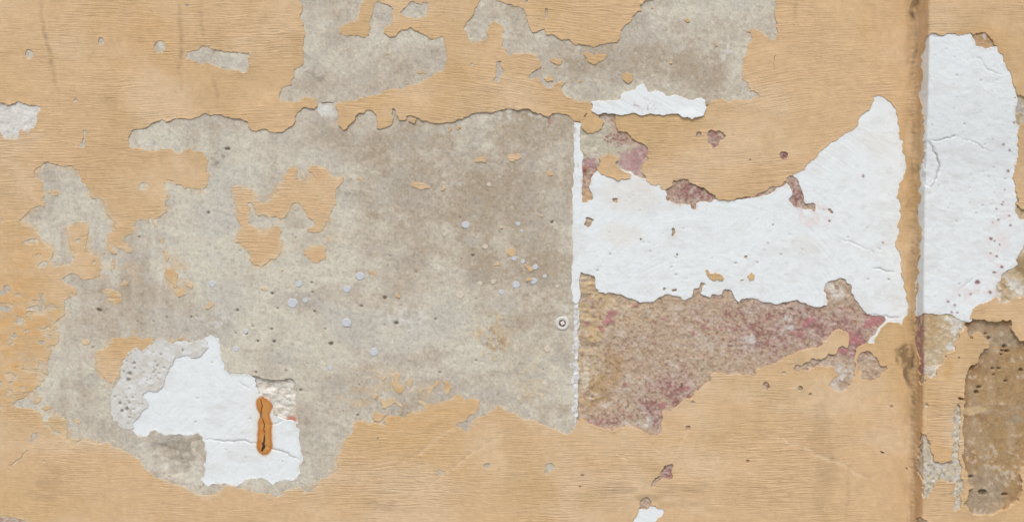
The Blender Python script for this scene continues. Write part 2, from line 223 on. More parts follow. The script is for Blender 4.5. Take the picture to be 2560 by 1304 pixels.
# ------------------------------------------------------------------ the wall face as a fine relief grid
def smp(R, px, py):
    """bilinear sample of an image pixel raster"""
    u = np.clip((px-X0)/RS-0.5, 0, NXR-1.001); v = np.clip((py-Y0)/RS-0.5, 0, NYR-1.001)
    i = u.astype(int); j = v.astype(int); fu = u-i; fv = v-j
    return (R[j,i]*(1-fu)+R[j,i+1]*fu)*(1-fv)+(R[j+1,i]*(1-fu)+R[j+1,i+1]*fu)*fv
def blur(m, r):
    for ax in (0, 1):
        p = np.pad(m, [(r+1, r) if a == ax else (0, 0) for a in (0, 1)], mode='edge')
        c = np.cumsum(p, axis=ax); n = 2*r+1
        m = (np.take(c, range(n, c.shape[ax]), axis=ax)-np.take(c, range(0, c.shape[ax]-n), axis=ax))/n
    return m
STEP = 2.0
rows_f = np.arange(-20, 1325, STEP)
up = [-20.0]; 
while up[-1] > -1790: up.append(up[-1]-min(60, 4+0.22*(-20-up[-1])))
dn = [rows_f[-1]]
while dn[-1] < 2140: dn.append(min(2148.0, dn[-1]+min(60, 4+0.22*(dn[-1]-rows_f[-1]))))
rows = np.concatenate([np.array(up[1:])[::-1], rows_f, np.array(dn[1:])])
zrow = (652-rows)/1000+CAM_Z
cols_f = np.arange(-20, 2255, STEP)
lf = [-20.0]
while lf[-1] > -1400: lf.append(lf[-1]-min(60, 4+0.22*(-20-lf[-1])))
xwall = (np.concatenate([np.array(lf[1:])[::-1], cols_f])-1280)/1000
NY = len(rows)
xc = np.interp(rows, [-1000, 0, 1304, 2200], [1.010, 1.009, 1.004, 1.003])        # inner corner, slightly out of plumb
dep = np.interp(rows, [-1000, 60, 260, 450, 700, 2200], [0.084, 0.083, 0.077, 0.060, 0.056, 0.055])
dep = np.convolve(np.pad(dep, 20, mode='edge'), np.ones(41)/41, 'valid')          # projection of the pilaster
RF, RA = 0.026, 0.004
prof = []                                                                          # list of (x(row), y(row))
for xx in xwall: prof.append((np.full(NY, xx), np.zeros(NY)))
for t in (0.25, 0.5, 0.75): prof.append((xwall[-1]+(xc-RF-xwall[-1])*t, np.zeros(NY)))
for k in range(0, 17):
    th = math.pi/2*k/16; prof.append((xc-RF+RF*math.sin(th), np.full(NY, -RF+RF*math.cos(th))))
IC = len(prof)-9                                                                   # column where wall meets pilaster
for k in range(1, 25): prof.append((xc+0*rows, -(RF+(dep-RA-RF)*k/24)))
for k in range(1, 5):
    th = math.pi/2*k/4; prof.append((xc+RA-RA*math.cos(th), -(dep-RA)-RA*math.sin(th)))
xf = 0.0
while xf < 2.0:
    xf += 0.00195 if xf < 0.255 else min(0.06, 0.004+0.22*(xf-0.255)); prof.append((xc+RA+xf, -dep))
BX = np.stack([p[0] for p in prof], 1); BY = np.stack([p[1] for p in prof], 1); BZ = np.repeat(zrow[:,None], BX.shape[1], 1)
NX = BX.shape[1]
tx, ty = np.gradient(BX, axis=1), np.gradient(BY, axis=1); ln = np.hypot(tx, ty); ln[ln == 0] = 1
NRX, NRY = ty/ln, -tx/ln                                                           # outward normal
s = np.cumsum(np.hypot(np.diff(BX, axis=1, prepend=BX[:, :1]), np.diff(BY, axis=1, prepend=BY[:, :1])), axis=1)
SU = s*1000+BX[:, :1]*1000+1280; SV = (CAM_Z-BZ)*1000+652                          # unrolled millimetres
PX = 1280+1000*BX*DIST/(DIST+BY); PY = 652-1000*(BZ-CAM_Z)*DIST/(DIST+BY)          # image pixel, projected through the camera
COLI = np.arange(NX)[None, :]+np.zeros((NY, 1)); PIL = COLI >= IC
COARSE = np.clip(np.maximum(np.maximum(-PX-20, PX-2580), np.maximum(-PY-20, PY-1324))/60, 0, 1)   # outside the traced image area
S_ = lambda R: smp(R, PX, PY)

def label_cells(m):
    """connected regions of a boolean cell array, by runs and union-find"""
    par = []
    def find(a):
        while par[a] != a: par[a] = par[par[a]]; a = par[a]
        return a
    runs = []; prev = []
    for r in range(m.shape[0]):
        d = np.diff(np.concatenate([[0], m[r].astype(np.int8), [0]])); st = np.where(d == 1)[0]; en = np.where(d == -1)[0]
        cur = []; k = 0
        for a, b in zip(st, en):
            idn = len(par); par.append(idn); cur.append((a, b, idn)); runs.append((r, a, b, idn))
            for (pa, pb, pid) in prev:
                if pa < b and pb > a: par[find(pid)] = find(idn)
        prev = cur
    lab = np.full(m.shape, -1, np.int32); names = {}
    for r, a, b, i in runs:
        f = find(i); lab[r, a:b] = names.setdefault(f, len(names))
    return lab, len(names)

A_, B_, C_, D_, E0, E1, E2, E3 = range(8)
WALK = [A_, E3, D_, E2, C_, E1, B_, E0]
ENDS = {E0: (A_, B_), E1: (B_, C_), E2: (C_, D_), E3: (D_, A_)}
def case_polys(case):
    ins = {c: bool(case >> c & 1) for c in (A_, B_, C_, D_)}
    poly = [w for w in WALK if (w < 4 and ins[w]) or (w >= 4 and ins[ENDS[w][0]] != ins[ENDS[w][1]])]
    sk = []
    for k, w in enumerate(poly):
        nx = poly[(k+1) % len(poly)]
        if w >= 4 and nx >= 4: sk.append((w, nx))
    return poly, sk
def build_layer(mask, H, bot, keep):
    """marching squares over the relief grid: top faces + real edge faces. Returns faces as ids, cell index per face"""
    g = mask >= 0.5
    NG = NY*NX; NH = NY*(NX-1); NV = (NY-1)*NX; NT = NG+NH+NV
    I, J = np.where(keep & (g[:-1,:-1] | g[1:,:-1] | g[:-1,1:] | g[1:,1:]))
    code = g[I,J]*1+g[I,J+1]*2+g[I+1,J+1]*4+g[I+1,J]*8
    ids = np.stack([I*NX+J, I*NX+J+1, (I+1)*NX+J+1, (I+1)*NX+J, NG+I*(NX-1)+J, NG+NH+I*NX+J+1, NG+(I+1)*(NX-1)+J, NG+NH+I*NX+J], 1)
    faces = {}; skirts = []; scell = []
    for c in range(1, 16):
        k = np.where(code == c)[0]
        if not len(k): continue
        poly, sk = case_polys(c)
        faces.setdefault(len(poly), []).append((ids[k][:, poly], k))
        for p, q in sk:
            skirts.append(np.stack([ids[k][:, q], ids[k][:, p], ids[k][:, p]+NT, ids[k][:, q]+NT], 1)); scell.append(k)
    out = []
    for n, L in faces.items(): out.append((np.concatenate([f for f, _ in L]), np.concatenate([k for _, k in L]), True))
    if skirts: out.append((np.concatenate(skirts), np.concatenate(scell), False))
    return out, I, J, (NG, NH, NT)
def resolve(ids, dims, mask, fields):
    """interpolated values of stacked fields (NY,NX,k) at vertex ids; second return marks lower-edge vertices"""
    NG, NH, NT = dims
    low = ids >= NT; b = np.where(low, ids-NT, ids)
    isg = b < NG; ish = (b >= NG) & (b < NG+NH)
    gi = np.where(isg, b, 0); hi = np.where(ish, b-NG, 0); vi = np.where(~isg & ~ish, b-NG-NH, 0)
    p = np.where(isg, gi, np.where(ish, hi//(NX-1)*NX+hi % (NX-1), vi))
    q = np.where(isg, gi, np.where(ish, p+1, vi+NX))
    m = mask.ravel(); mp, mq = m[p], m[q]
    t = np.where(isg, 0.0, np.clip((0.5-mp)/np.where(np.abs(mq-mp) < 1e-6, 1, mq-mp), 0.02, 0.98))
    F = fields.reshape(NG, -1)
    return F[p]*(1-t[:,None])+F[q]*t[:,None], low

COL = SC.collection
def add_mesh(name, co, groups, mat, parent, pig=None, flow=None):
    me = bpy.data.meshes.new(name)
    nl = sum(f.size for f, _ in groups); npoly = sum(len(f) for f, _ in groups)
    me.vertices.add(len(co)); me.vertices.foreach_set('co', co.astype(np.float32).ravel())
    me.loops.add(nl); me.polygons.add(npoly)
    me.loops.foreach_set('vertex_index', np.concatenate([f.ravel() for f, _ in groups]).astype(np.int32))
    tot = np.concatenate([np.full(len(f), f.shape[1], np.int32) for f, _ in groups])
    me.polygons.foreach_set('loop_start', np.concatenate([[0], np.cumsum(tot)[:-1]]).astype(np.int32))
    me.polygons.foreach_set('use_smooth', np.concatenate([np.full(len(f), sm_) for f, sm_ in groups]))
    me.update(calc_edges=True)
    if pig is not None:
        a = me.attributes.new('pigment', 'FLOAT_COLOR', 'POINT')
        a.data.foreach_set('color', np.concatenate([pig, np.ones((len(pig), 1))], 1).astype(np.float32).ravel())
    if flow is not None:
        a = me.attributes.new('flow', 'FLOAT_VECTOR', 'POINT'); a.data.foreach_set('vector', flow.astype(np.float32).ravel())
    me.materials.append(mat)
    o = bpy.data.objects.new(name, me); COL.objects.link(o); o.parent = parent
    return o
def emit(layer, mask, H, bot, keep, pig, mat, names, flow=None, split=True, tiny=14, min_piece=0, owner=None):
    """turn one coat into objects: one per connected piece, wall and pilaster apart.
    names: dict big / small / specks for the plain names"""
    faces, I, J, dims = build_layer(mask, H, bot, keep)
    side = (J >= IC).astype(np.int32)
    if split:
        cell = np.zeros((NY-1, NX-1), bool); cell[I, J] = True
        res = []
        lab = np.full((NY-1, NX-1), -1, np.int64); n0 = 0
        for sd in (0, 1):
            c = cell.copy(); c[:, IC:] &= bool(sd); c[:, :IC] &= not sd
            l, n = label_cells(c); lab = np.where(l >= 0, l+n0, lab); n0 += n
        lc = lab[I, J]
    else: lc = side.astype(np.int64); n0 = 2
    size = np.bincount(lc, minlength=n0)
    sd_of = np.zeros(n0, int); sd_of[lc] = side
    grp = np.arange(n0)
    small = size < tiny
    for sd in (0, 1):
        k = np.where(small & (sd_of == sd) & (size > 0))[0]
        if len(k): grp[k] = k[0]
    fields = np.concatenate([BX[..., None], BY[..., None], BZ[..., None], NRX[..., None], NRY[..., None], H[..., None], bot[..., None], pig] + ([flow] if flow is not None else []), axis=2)
    fsorted = []
    for f, k, smooth in faces:
        gl = grp[lc[k]]; o = np.argsort(gl, kind='stable'); f = f[o]; gl = gl[o]
        fsorted.append((f, gl, smooth))
    objs = []
    for gid in np.unique(grp[size > 0]):
        gs = []
        for f, gl, smooth in fsorted:
            a, b = np.searchsorted(gl, [gid, gid+1])
            if b > a: gs.append((f[a:b], smooth))
        if not gs: continue
        allid = np.concatenate([f.ravel() for f, _ in gs]); u, inv = np.unique(allid, return_inverse=True)
        val, low = resolve(u, dims, mask, fields)
        h = np.where(low, val[:,6], val[:,5])*0.001
        co = np.stack([val[:,0]+val[:,3]*h, val[:,1]+val[:,4]*h, val[:,2]], 1)
        fl = []; off = 0
        for f, smooth in gs:
            fl.append((inv[off:off+f.size].reshape(f.shape), smooth)); off += f.size
        par = owner[sd_of[gid]] if isinstance(owner, (list, tuple)) else owner
        specks = small[gid]
        nm = names['specks'] if specks else (names['big'] if size[gid] > 12000 else names['small'])
        o = add_mesh(nm, co, fl, mat, par, val[:,7:10], val[:,10:13] if flow is not None else None)
        if specks: o['kind'] = 'stuff'
        objs.append((o, size[gid], sd_of[gid], val[:,0].mean(), val[:,2].mean()))
    return objs

# ------------------------------------------------------------------ materials (procedural, tinted by pigment placed by image pixel)
def N_(nt, t, **kw):
    n = nt.nodes.new(t)
    for k, v in kw.items(): setattr(n, k, v)
    return n
def coat_material(name, rough=0.9, grain=(900, 0.10), speck=None, bumps=((260, 0.0006), (1100, 0.00025)), strokes=None, spec=0.25):
    m = bpy.data.materials.new(name); m.use_nodes = True; nt = m.node_tree; L = nt.links
    b = nt.nodes['Principled BSDF']; b.inputs['Roughness'].default_value = rough; b.inputs['Specular IOR Level'].default_value = spec
    at = N_(nt, 'ShaderNodeAttribute', attribute_name='pigment'); tc = N_(nt, 'ShaderNodeTexCoord')
    # fine tonal grain
    n1 = N_(nt, 'ShaderNodeTexNoise'); n1.inputs['Scale'].default_value = grain[0]; n1.inputs['Detail'].default_value = 3; n1.inputs['Roughness'].default_value = 0.7
    L.new(tc.outputs['Object'], n1.inputs['Vector'])
    mr = N_(nt, 'ShaderNodeMapRange'); mr.inputs['From Min'].default_value = 0.3; mr.inputs['From Max'].default_value = 0.7
    mr.inputs['To Min'].default_value = 1-grain[1]; mr.inputs['To Max'].default_value = 1+grain[1]
    L.new(n1.outputs['Fac'], mr.inputs['Value'])
    mul = N_(nt, 'ShaderNodeVectorMath', operation='SCALE'); L.new(at.outputs['Color'], mul.inputs[0]); L.new(mr.outputs[0], mul.inputs['Scale'])
    colour = mul.outputs[0]
    if speck:
        n2 = N_(nt, 'ShaderNodeTexNoise'); n2.inputs['Scale'].default_value = speck[0]; n2.inputs['Detail'].default_value = 4; n2.inputs['Roughness'].default_value = 0.75
        L.new(tc.outputs['Object'], n2.inputs['Vector'])
        r2 = N_(nt, 'ShaderNodeMapRange'); r2.inputs['From Min'].default_value = speck[1]; r2.inputs['From Max'].default_value = speck[1]+0.07; r2.inputs['To Max'].default_value = speck[3]
        L.new(n2.outputs['Fac'], r2.inputs['Value'])
        mx = N_(nt, 'ShaderNodeMix', data_type='RGBA'); L.new(r2.outputs[0], mx.inputs['Factor']); L.new(colour, mx.inputs['A']); mx.inputs['B'].default_value = (*speck[2], 1)
        colour = mx.outputs['Result']
    L.new(colour, b.inputs['Base Color'])
    prev = None
    def add_bump(src, dist, strength=1.0):
        nonlocal prev
        bp = N_(nt, 'ShaderNodeBump'); bp.inputs['Distance'].default_value = dist; bp.inputs['Strength'].default_value = strength
        L.new(src, bp.inputs['Height'])
        if prev: L.new(prev, bp.inputs['Normal'])
        prev = bp.outputs['Normal']
    for sc_, d_ in bumps:
        nb = N_(nt, 'ShaderNodeTexNoise'); nb.inputs['Scale'].default_value = sc_; nb.inputs['Detail'].default_value = 4; nb.inputs['Roughness'].default_value = 0.6
        L.new(tc.outputs['Object'], nb.inputs['Vector']); add_bump(nb.outputs['Fac'], d_)
    if strokes:
        fa = N_(nt, 'ShaderNodeAttribute', attribute_name='flow'); sep = N_(nt, 'ShaderNodeSeparateXYZ'); L.new(fa.outputs['Vector'], sep.inputs[0])
        for fx, fy, d_ in strokes:
            cx = N_(nt, 'ShaderNodeCombineXYZ')
            for ax, k in (('X', fx), ('Y', fy)):
                mm = N_(nt, 'ShaderNodeMath', operation='MULTIPLY'); mm.inputs[1].default_value = k; L.new(sep.outputs[ax], mm.inputs[0]); L.new(mm.outputs[0], cx.inputs[ax])
            ns = N_(nt, 'ShaderNodeTexNoise'); ns.inputs['Scale'].default_value = 1; ns.inputs['Detail'].default_value = 3; L.new(cx.outputs[0], ns.inputs['Vector'])
            am = N_(nt, 'ShaderNodeMath', operation='MULTIPLY'); L.new(ns.outputs['Fac'], am.inputs[0]); L.new(sep.outputs['Z'], am.inputs[1])
            add_bump(am.outputs[0], d_)
    if prev: L.new(prev, b.inputs['Normal'])
    return m
def plain_material(name, rgb, rough=0.8, metal=0.0, var=0.25, scale=400, bump=0.0004):
    m = bpy.data.materials.new(name); m.use_nodes = True; nt = m.node_tree; L = nt.links
    b = nt.nodes['Principled BSDF']; b.inputs['Roughness'].default_value = rough; b.inputs['Metallic'].default_value = metal
    tc = N_(nt, 'ShaderNodeTexCoord'); n = N_(nt, 'ShaderNodeTexNoise'); n.inputs['Scale'].default_value = scale; n.inputs['Detail'].default_value = 4
    L.new(tc.outputs['Object'], n.inputs['Vector'])
    r = N_(nt, 'ShaderNodeValToRGB'); L.new(n.outputs['Fac'], r.inputs[0])
    r.color_ramp.elements[0].position = 0.3; r.color_ramp.elements[1].position = 0.7
    r.color_ramp.elements[0].color = (*[c*(1-var) for c in rgb], 1); r.color_ramp.elements[1].color = (*[min(1, c*(1+var)) for c in rgb], 1)
    L.new(r.outputs[0], b.inputs['Base Color'])
    bp = N_(nt, 'ShaderNodeBump'); bp.inputs['Distance'].default_value = bump; L.new(n.outputs['Fac'], bp.inputs['Height']); L.new(bp.outputs[0], b.inputs['Normal'])
    return m
M_OCHRE = coat_material('ochre_paint', 0.88, (700, 0.05), strokes=((15, 290, 0.0017), (30, 520, 0.0009)), bumps=((420, 0.0007),))
M_GREY = coat_material('grey_render', 0.92, (420, 0.12), bumps=((330, 0.0009), (900, 0.0004)))
M_WHITE = coat_material('white_filler', 0.85, (500, 0.035), bumps=((150, 0.0005), (520, 0.0005)))
M_CORE = coat_material('rough_core', 0.95, (480, 0.16), bumps=((300, 0.0016), (800, 0.0009)))
# ------------------------------------------------------------------ masks of the coats
gap = area(MAIN_GAP, TOP_GAP, RIGHT_TOP_GAP, RIGHT_GAP, PILASTER_GAP, STONE_GAP, LOW_GAP, *SMALL_GAPS)
gap = np.maximum(gap, ell(*SMALL_GAP_DOTS))
isl = area(*ISLANDS, rough=0.16)
chalk = area(CHALKY); wl = area(WHITE_LEFT); wr = area(WHITE_RIGHT, rough=0.10); wrh = area(*WHITE_RIGHT_HOLES)
strip_t = area(STRIP_TOP, rough=0.06); strip_l = area(STRIP_LOW, rough=0.10); wt = area(WHITE_TOP, rough=0.10)
wp = area(WHITE_PILASTER, rough=0.10); wlow = area(WHITE_LOW)
rubble = area(RUBBLE_HOLE, rough=0.08); rust = area(RUST, rough=0.05)
cracks_white = np.zeros((NYR, NXR))
for s_, w_ in (("T 85,820 200,828 320,835 430,848 510,860", 3.2), ("T 510,860 620,900 720,945 805,985", 3.2), ("H 770,722 840,718 890,738 945,742", 3.2), ("T 350,390 400,430 440,455", 1.8),
               ("T 560,712 620,705 690,688", 2.2), ("U 215,1058 300,1058 420,1035 500,1020", 3.0), ("U 500,1020 600,1050 700,1110 820,1170", 1.8), ("U 212,1055 260,1110 300,1190 320,1260 320,1304 V 318,60 295,150 270,210 220,245", 3.6),
               ("H 520,485 620,520 720,570 790,608", 1.8), ("W 870,440 980,445 1080,462 1200,455", 3.2), ("U 640,300 720,370 800,430 890,465", 2.0), ("V 480,1190 560,1130 640,1060", 1.6)):
    cracks_white = np.maximum(cracks_white, line(s_, w_))
crack_rust = line(RUST_CRACK, 2.6, taper=False)
cracks_ochre = np.zeros((NYR, NXR))
for s_, w_ in (("D 58,300 55,400 42,480 48,560 45,625", 2.2), ("Q 345,40 290,65 255,100 240,190", 2.2), ("E 1110,265 1160,262 1225,250", 2.0), ("a 1750,645 1758,690 1800,685 1858,680", 2.2),
               ("C 620,860 520,850 530,900", 1.6), ("I 0,890 60,885 120,850 180,790 230,730", 2.6), ("I 30,600 40,570 60,540", 1.6), ("B 820,790 1000,800", 1.2), ("C 1590,985 1640,1000 1665,1022", 2.0),
               ("C 1405,1005 1410,1030", 2.0), ("R 545,860 548,990", 1.4), ("R 500,835 505,870", 1.4), ("A 490,1060 520,1052", 1.8), ("A 575,1070 610,1058", 2.2), ("B 990,790 1000,765 1020,765", 1.6), ("J 1580,800 1490,860", 1.4),
               ("L 140,95 145,140", 2.0), ("N 340,700 400,680 460,690", 1.6), ("N 245,915 290,930 300,950", 1.4), ("O 180,715 260,730 380,770 460,780", 2.0), ("O 20,1060 55,1020", 1.6), ("Q 965,660 975,730 1015,770", 1.8)):
    cracks_ochre = np.maximum(cracks_ochre, line(s_, w_))
mm_ = lambda x: np.clip(x, 0, 1)

def blob(cx, cy, rx, ry=None, seed=0, hard=0.35):
    ry = ry or rx; out = np.zeros((NY, NX))
    i0, i1 = np.searchsorted(rows, [cy-3*ry-110, cy+3*ry+110])
    c = PX[NY//2]; j0, j1 = np.searchsorted(c, [cx-3*rx-110, cx+3*rx+110]); w = (slice(i0, i1), slice(j0, j1))
    q = ((WX[w]-cx)/rx)**2+((WY[w]-cy)/ry)**2
    out[w] = sm(0.15, 0.85, np.exp(-q)*1.15+hard*NZ_MID[w]*np.exp(-q*0.5))
    return out
NZ_BIG = fbm(SU/330, SV/260, 4, 11); NZ_MID = fbm(SU/60, SV/60, 5, 21); NZ_FINE = fbm(SU/13, SV/13, 4, 31); NZ_GRIT = fbm(SU/6.5, SV/6.5, 3, 41)
NZ_H = fbm(SU/60, SV/18, 4, 51)
WX = PX+22*fbm(SU/90, SV/90, 4, 61); WY = PY+22*fbm(SU/90, SV/90, 4, 71)

# --- worn ochre: where it is thin and patchy
wear = np.clip(1.0*np.exp(-(((PX-70)/150)**2+((PY-770)/150)**2))+0.9*np.exp(-(((PX-110)/90)**2+((PY-900)/70)**2))+0.6*np.exp(-(((PX-60)/90)**2+((PY-960)/60)**2))
               +0.75*np.exp(-(((PX-1010)/120)**2+((PY-1040)/42)**2))+0.55*np.exp(-(((PX-2080)/120)**2+((PY-930)/30)**2)), 0, 1)
gapS = np.maximum(S_(gap), S_(cracks_ochre)); islS = S_(isl)
ero = NZ_H*0.6+0.55*fbm(SU/26, SV/15, 4, 81)
m_ochre = np.maximum(1-gapS, islS*(1-0))
m_ochre = np.minimum(m_ochre, mm_(0.5+(1.42-1.02*wear-ero)*2.2))
m_ochre = np.minimum(m_ochre, 1-S_(wt)*mm_((S_(blur(wt, 3))-0.6)*3))               # filler lies where paint is gone, its rim laps over
m_ochre = np.where(COARSE > 0, 1.0, m_ochre)
ed_o = blur(m_ochre, 4)                                                             # soft distance to the paint edge
# --- grey render: left of the joint and along the top
greyP = np.where((PX < 1436+1.5*fbm(SV/40, SU*0+3, 3, 5)) | (PY < 262), 1.0, 0.0)
greyP = mm_((1436+1.2*fbm(SV/30, SU*0+3, 4, 5)-PX)/2.0+0.5)
greyP = np.maximum(greyP, mm_((262-PY)/2+0.5))
greyP = np.where(PIL, 0.0, greyP)
slot = line("B 452,766 520,760 560,764 603,772", 3.0)
m_grey = np.minimum(greyP, 1-np.maximum.reduce([S_(rubble), S_(slot), S_(wl), S_(chalk)]))
m_chalk = np.minimum(S_(chalk), 1.0)
holes_w = S_(wrh)
m_whole_white = np.maximum.reduce([S_(wl), S_(wr), S_(strip_t), S_(wp), S_(wlow)])
m_white_all = np.minimum(m_whole_white, 1-np.maximum(holes_w, S_(crack_rust)))
rustS = S_(rust)
m_rust = np.minimum(m_white_all, rustS); m_white = np.minimum(m_white_all, 1-rustS)
m_strip = np.where(PIL, 0, S_(strip_l)); m_wt = np.where(PIL, 0, S_(wt))

# ------------------------------------------------------------------ relief of each coat, mm proud of the wall plane
und = 1.1*fbm(SU/420, SV/420, 3, 91)+0.5*NZ_MID*0.6
# core
rubS = S_(blur(rubble, 2)); stoneS = np.where(PIL, S_(area(STONE_GAP)), 0); lowS = np.where(PIL, S_(area(LOW_GAP)), 0)
rightz = sm(1430, 1440, PX)*(~PIL)
grit = 1.0*fbm(SU/15, SV/13, 4, 101, 0.62)+0.8*NZ_GRIT
h_core = -3.6+und+grit*1.0
h_core = h_core-3.0*rubS+2.2*rubS*fbm(SU/20, SV/14, 4, 111)
smooth_right = sm(0, 1, blob(1490, 350, 50, 55)+blob(1555, 400, 45, 50))
h_core = np.where(rightz > 0.5, -1.7+und+0.85*grit*(1-0.7*smooth_right)-2.0*blob(1500, 930, 50, 120)+1.6*np.exp(-((PX-1470)/30)**2)*fbm(SU/26, SV/14, 3, 222), h_core)
h_core = np.where(PIL, -2.6+und+0.7*grit, h_core)
stone_relief = -6+1.6*fbm(SU/90, SV/60, 4, 121)+0.45*NZ_FINE
h_core = h_core*(1-stoneS)+stone_relief*stoneS
right_rough = np.where(PIL, blob(2545, 745, 45, 50)+blob(2555, 255, 30, 55), 0)
h_core = h_core+1.8*np.clip(right_rough, 0, 1)*fbm(SU/16, SV/12, 3, 131)
h_core += np.where(PIL, 1.6*(1-stoneS)+lowS*(0.3+0.6*fbm(SU/18, SV/11, 3, 141)), 0)
dents = ell((2460, 1231, 11, 7), (2431, 1191.5, 6, 3), (2514, 866, 5, 4.5), (2508.5, 876.5, 4, 2.5), (2520, 877.5, 5.5, 3.5), (2506, 886, 2.5, 2), (2484, 921, 4, 2.5), (2500, 921, 4, 2.5), (2450, 968, 6, 3), (2444, 980, 6, 4), (2487, 937, 3, 2), (2517, 952, 4, 2), (2515, 1236, 8, 3), (1481, 993, 4, 4), (2555, 925, 5, 4), (2467, 834, 4, 1.8), (2475, 845, 4, 4))
h_core -= 5.5*S_(dents)
chips = [(a[0]/3.26+1430, a[1]/3.26+700, a[2]/3.26, a[3]/3.26) for a in ((325,265,40,22),(300,300,28,26),(275,342,30,24),(330,335,22,16),(120,352,28,18),(235,390,18,24),(250,410,18,14),(510,212,24,14),(525,190,12,10),(745,310,22,11),(760,325,14,8),(990,430,14,22),(1095,388,30,12),(1165,400,26,7),(1335,395,14,13),(740,1015,38,30),(420,1072,13,20),(470,1110,22,14),(150,455,10,10),(680,350,16,9),(1855,440,30,26),(1800,430,24,14),(440,860,20,9),(940,880,26,22))]
chips += [(2030, 800, 14, 9), (2015, 812, 10, 9), (2130, 845, 12, 16), (2190, 800, 22, 12), (2170, 812, 14, 9), (2150, 852, 9, 9), (2110, 875, 14, 7)]
chipS = S_(ell(*chips, rough=0.25))*rightz
h_core += 0.9*chipS
h_core += 1.2*np.exp(-(((PX-2090)/130)**2+((PY-945)/55)**2))*rightz
# grey render
trow = fbm((SU+SV*0.35)/70, (SV-SU*0.18)/4.5, 3, 151)
bald = np.clip(blob(1235, 830, 60, 60)+0.6*blob(1330, 960, 70, 60)+0.7*blob(850, 1060, 60, 80)+blob(440, 1140, 55, 45)+0.8*blob(30, 300, 60, 50), 0, 1)
h_grey = und+0.30*NZ_FINE+0.16*NZ_GRIT+0.12*trow+bald*(0.9*fbm(SU/17, SV/12, 3, 161)-0.6)
h_grey -= 4.5*blob(450, 1140, 60, 48, hard=0.1)
rng = np.random.RandomState(4)
pit_pts = [(348.5,591.5,2.2),(522,531,3),(417,792,2),(384,803,1.6),(344,803,1.5),(232,868,2),(478,792,2),(492,790,1.5),(593,775,3),(616,833,2.5),(632,815,2),(589,832,2),(681,733,3),(779,706,2),(781,730,2),(786,778,2.5),(903,764,2.5),(905,765,2),(990,807,4),(963,744,4),(1182,638,3),(1150,543,2),(828,858,4),(685,853,3),(645,852,3),(694,770,2),(1089,797,2.5),(679,822,2.5),(813,821,2),(247,774,4),(252,776,3),(1380,555,3),(1415,700,2),(566,372,3.5),(572,372,3),(620,505,2),(640,930,2.5),(715,925,2),(752,974,3),(1190,900,2),(1100,930,2),(894,1037,1.8),(1040,680,1.8),(975,640,1.6)]
for _ in range(70):
    pit_pts.append((rng.uniform(200, 1420), rng.uniform(420, 1060), rng.uniform(0.7, 1.5)))
pitR = ell(*[(x, y, r*1.3, r) for x, y, r in pit_pts], rough=0.3); pitS = S_(pitR)
h_grey -= 3.2*pitS
for s_, w_, d_ in (("b 480,250 485,310", 1.6, 1.0), ("b 1500,740 1495,800 1500,840", 1.8, 1.2), ("E 1250,150 1330,380 1400,640", 1.6, 0.5), ("E 1010,610 1400,585 1740,560", 1.6, 0.7), ("b 1650,295 1690,265", 3.5, 2.0), ("A 1500,1130 1600,1210", 3, 0.8), ("C 1140,20 1190,110 1240,180", 2.5, 0.7), ("Y 260,545 400,470 550,450 640,440", 3.0, 2.5), ("Y 400,460 520,420 610,390", 2.0, 2.0)):
    h_grey -= d_*S_(line(s_, w_))
# white filler
sw1 = fbm(np.hypot(SU-1750, SV-900)/5.2, np.arctan2(SV-900, SU-1750)*4, 3, 171)
sw2 = fbm((SU*0.72+SV*0.7)/6, (SU*0.7-SV*0.72)/70, 3, 172)
swm = sm(-0.3, 0.5, fbm(SU/120, SV/120, 2, 173))
h_white = 0.5+und+0.17*(sw1*swm+sw2*(1-swm))*(~PIL)+0.22*fbm(SU/24, SV/11, 4, 181)*np.where(PIL, 1.0, 0.55)+0.15*NZ_GRIT*np.where(PIL, 1.2, 0.55)
h_white -= 1.3*S_(blur(wl, 3))
wpits = [(rng.uniform(1470, 2240), rng.uniform(470, 780), 0.7+1.5*rng.rand()**3) for _ in range(85)]+[(rng.uniform(340, 740), rng.uniform(900, 1220), 0.7+1.1*rng.rand()**3) for _ in range(50)]+[(rng.uniform(2320, 2540), rng.uniform(110, 770), 0.7+0.9*rng.rand()**3) for _ in range(90)]
wpitS = S_(ell(*[(x, y, r*1.5, r) for x, y, r in wpits], rough=0.35))
h_white -= 2.6*wpitS
h_white -= 1.4*np.clip(1.5*S_(cracks_white), 0, 1)
h_white -= 2.0*S_(area('U 215,1060 260,1110 300,1190 320,1260 V 320,60 295,150 230,245 190,230 170,0 U 180,1060'))*PIL
lift_r = S_(blur(rust, 5)); rc = S_(blur(crack_rust, 4))
h_rustw = h_white+1.3*sm(0.2, 1.0, lift_r)+1.0*np.clip(rc*4, 0, 1)
lip = np.where(~PIL, sm(0.55, 0.9, 1-blur(m_whole_white, 3))*0.0, 0)
h_chalk = 0.7+und+0.25*NZ_GRIT+0.25*NZ_FINE
cpits = [(X_[0]/4.345+230, X_[1]/4.345+820, X_[2]/4.345, X_[3]/4.345) for X_ in ((412,495,24,20),(395,560,22,22),(460,435,16,6),(345,470,12,12),(245,742,12,8),(305,815,14,16),(325,895,14,22),(380,875,14,20),(375,750,8,8),(440,755,10,9),(405,968,12,7),(440,978,10,6),(355,830,10,6),(405,808,10,10),(455,880,14,5),(708,408,10,14),(685,455,12,6),(672,478,16,8),(748,285,9,9),(730,490,10,6),(600,570,10,6),(585,597,8,6),(460,378,13,13),(405,658,8,8),(985,240,10,16),(510,825,6,6),(785,430,14,8),(635,550,8,8),(670,265,6,10),(388,295,8,6),(378,355,7,5))]
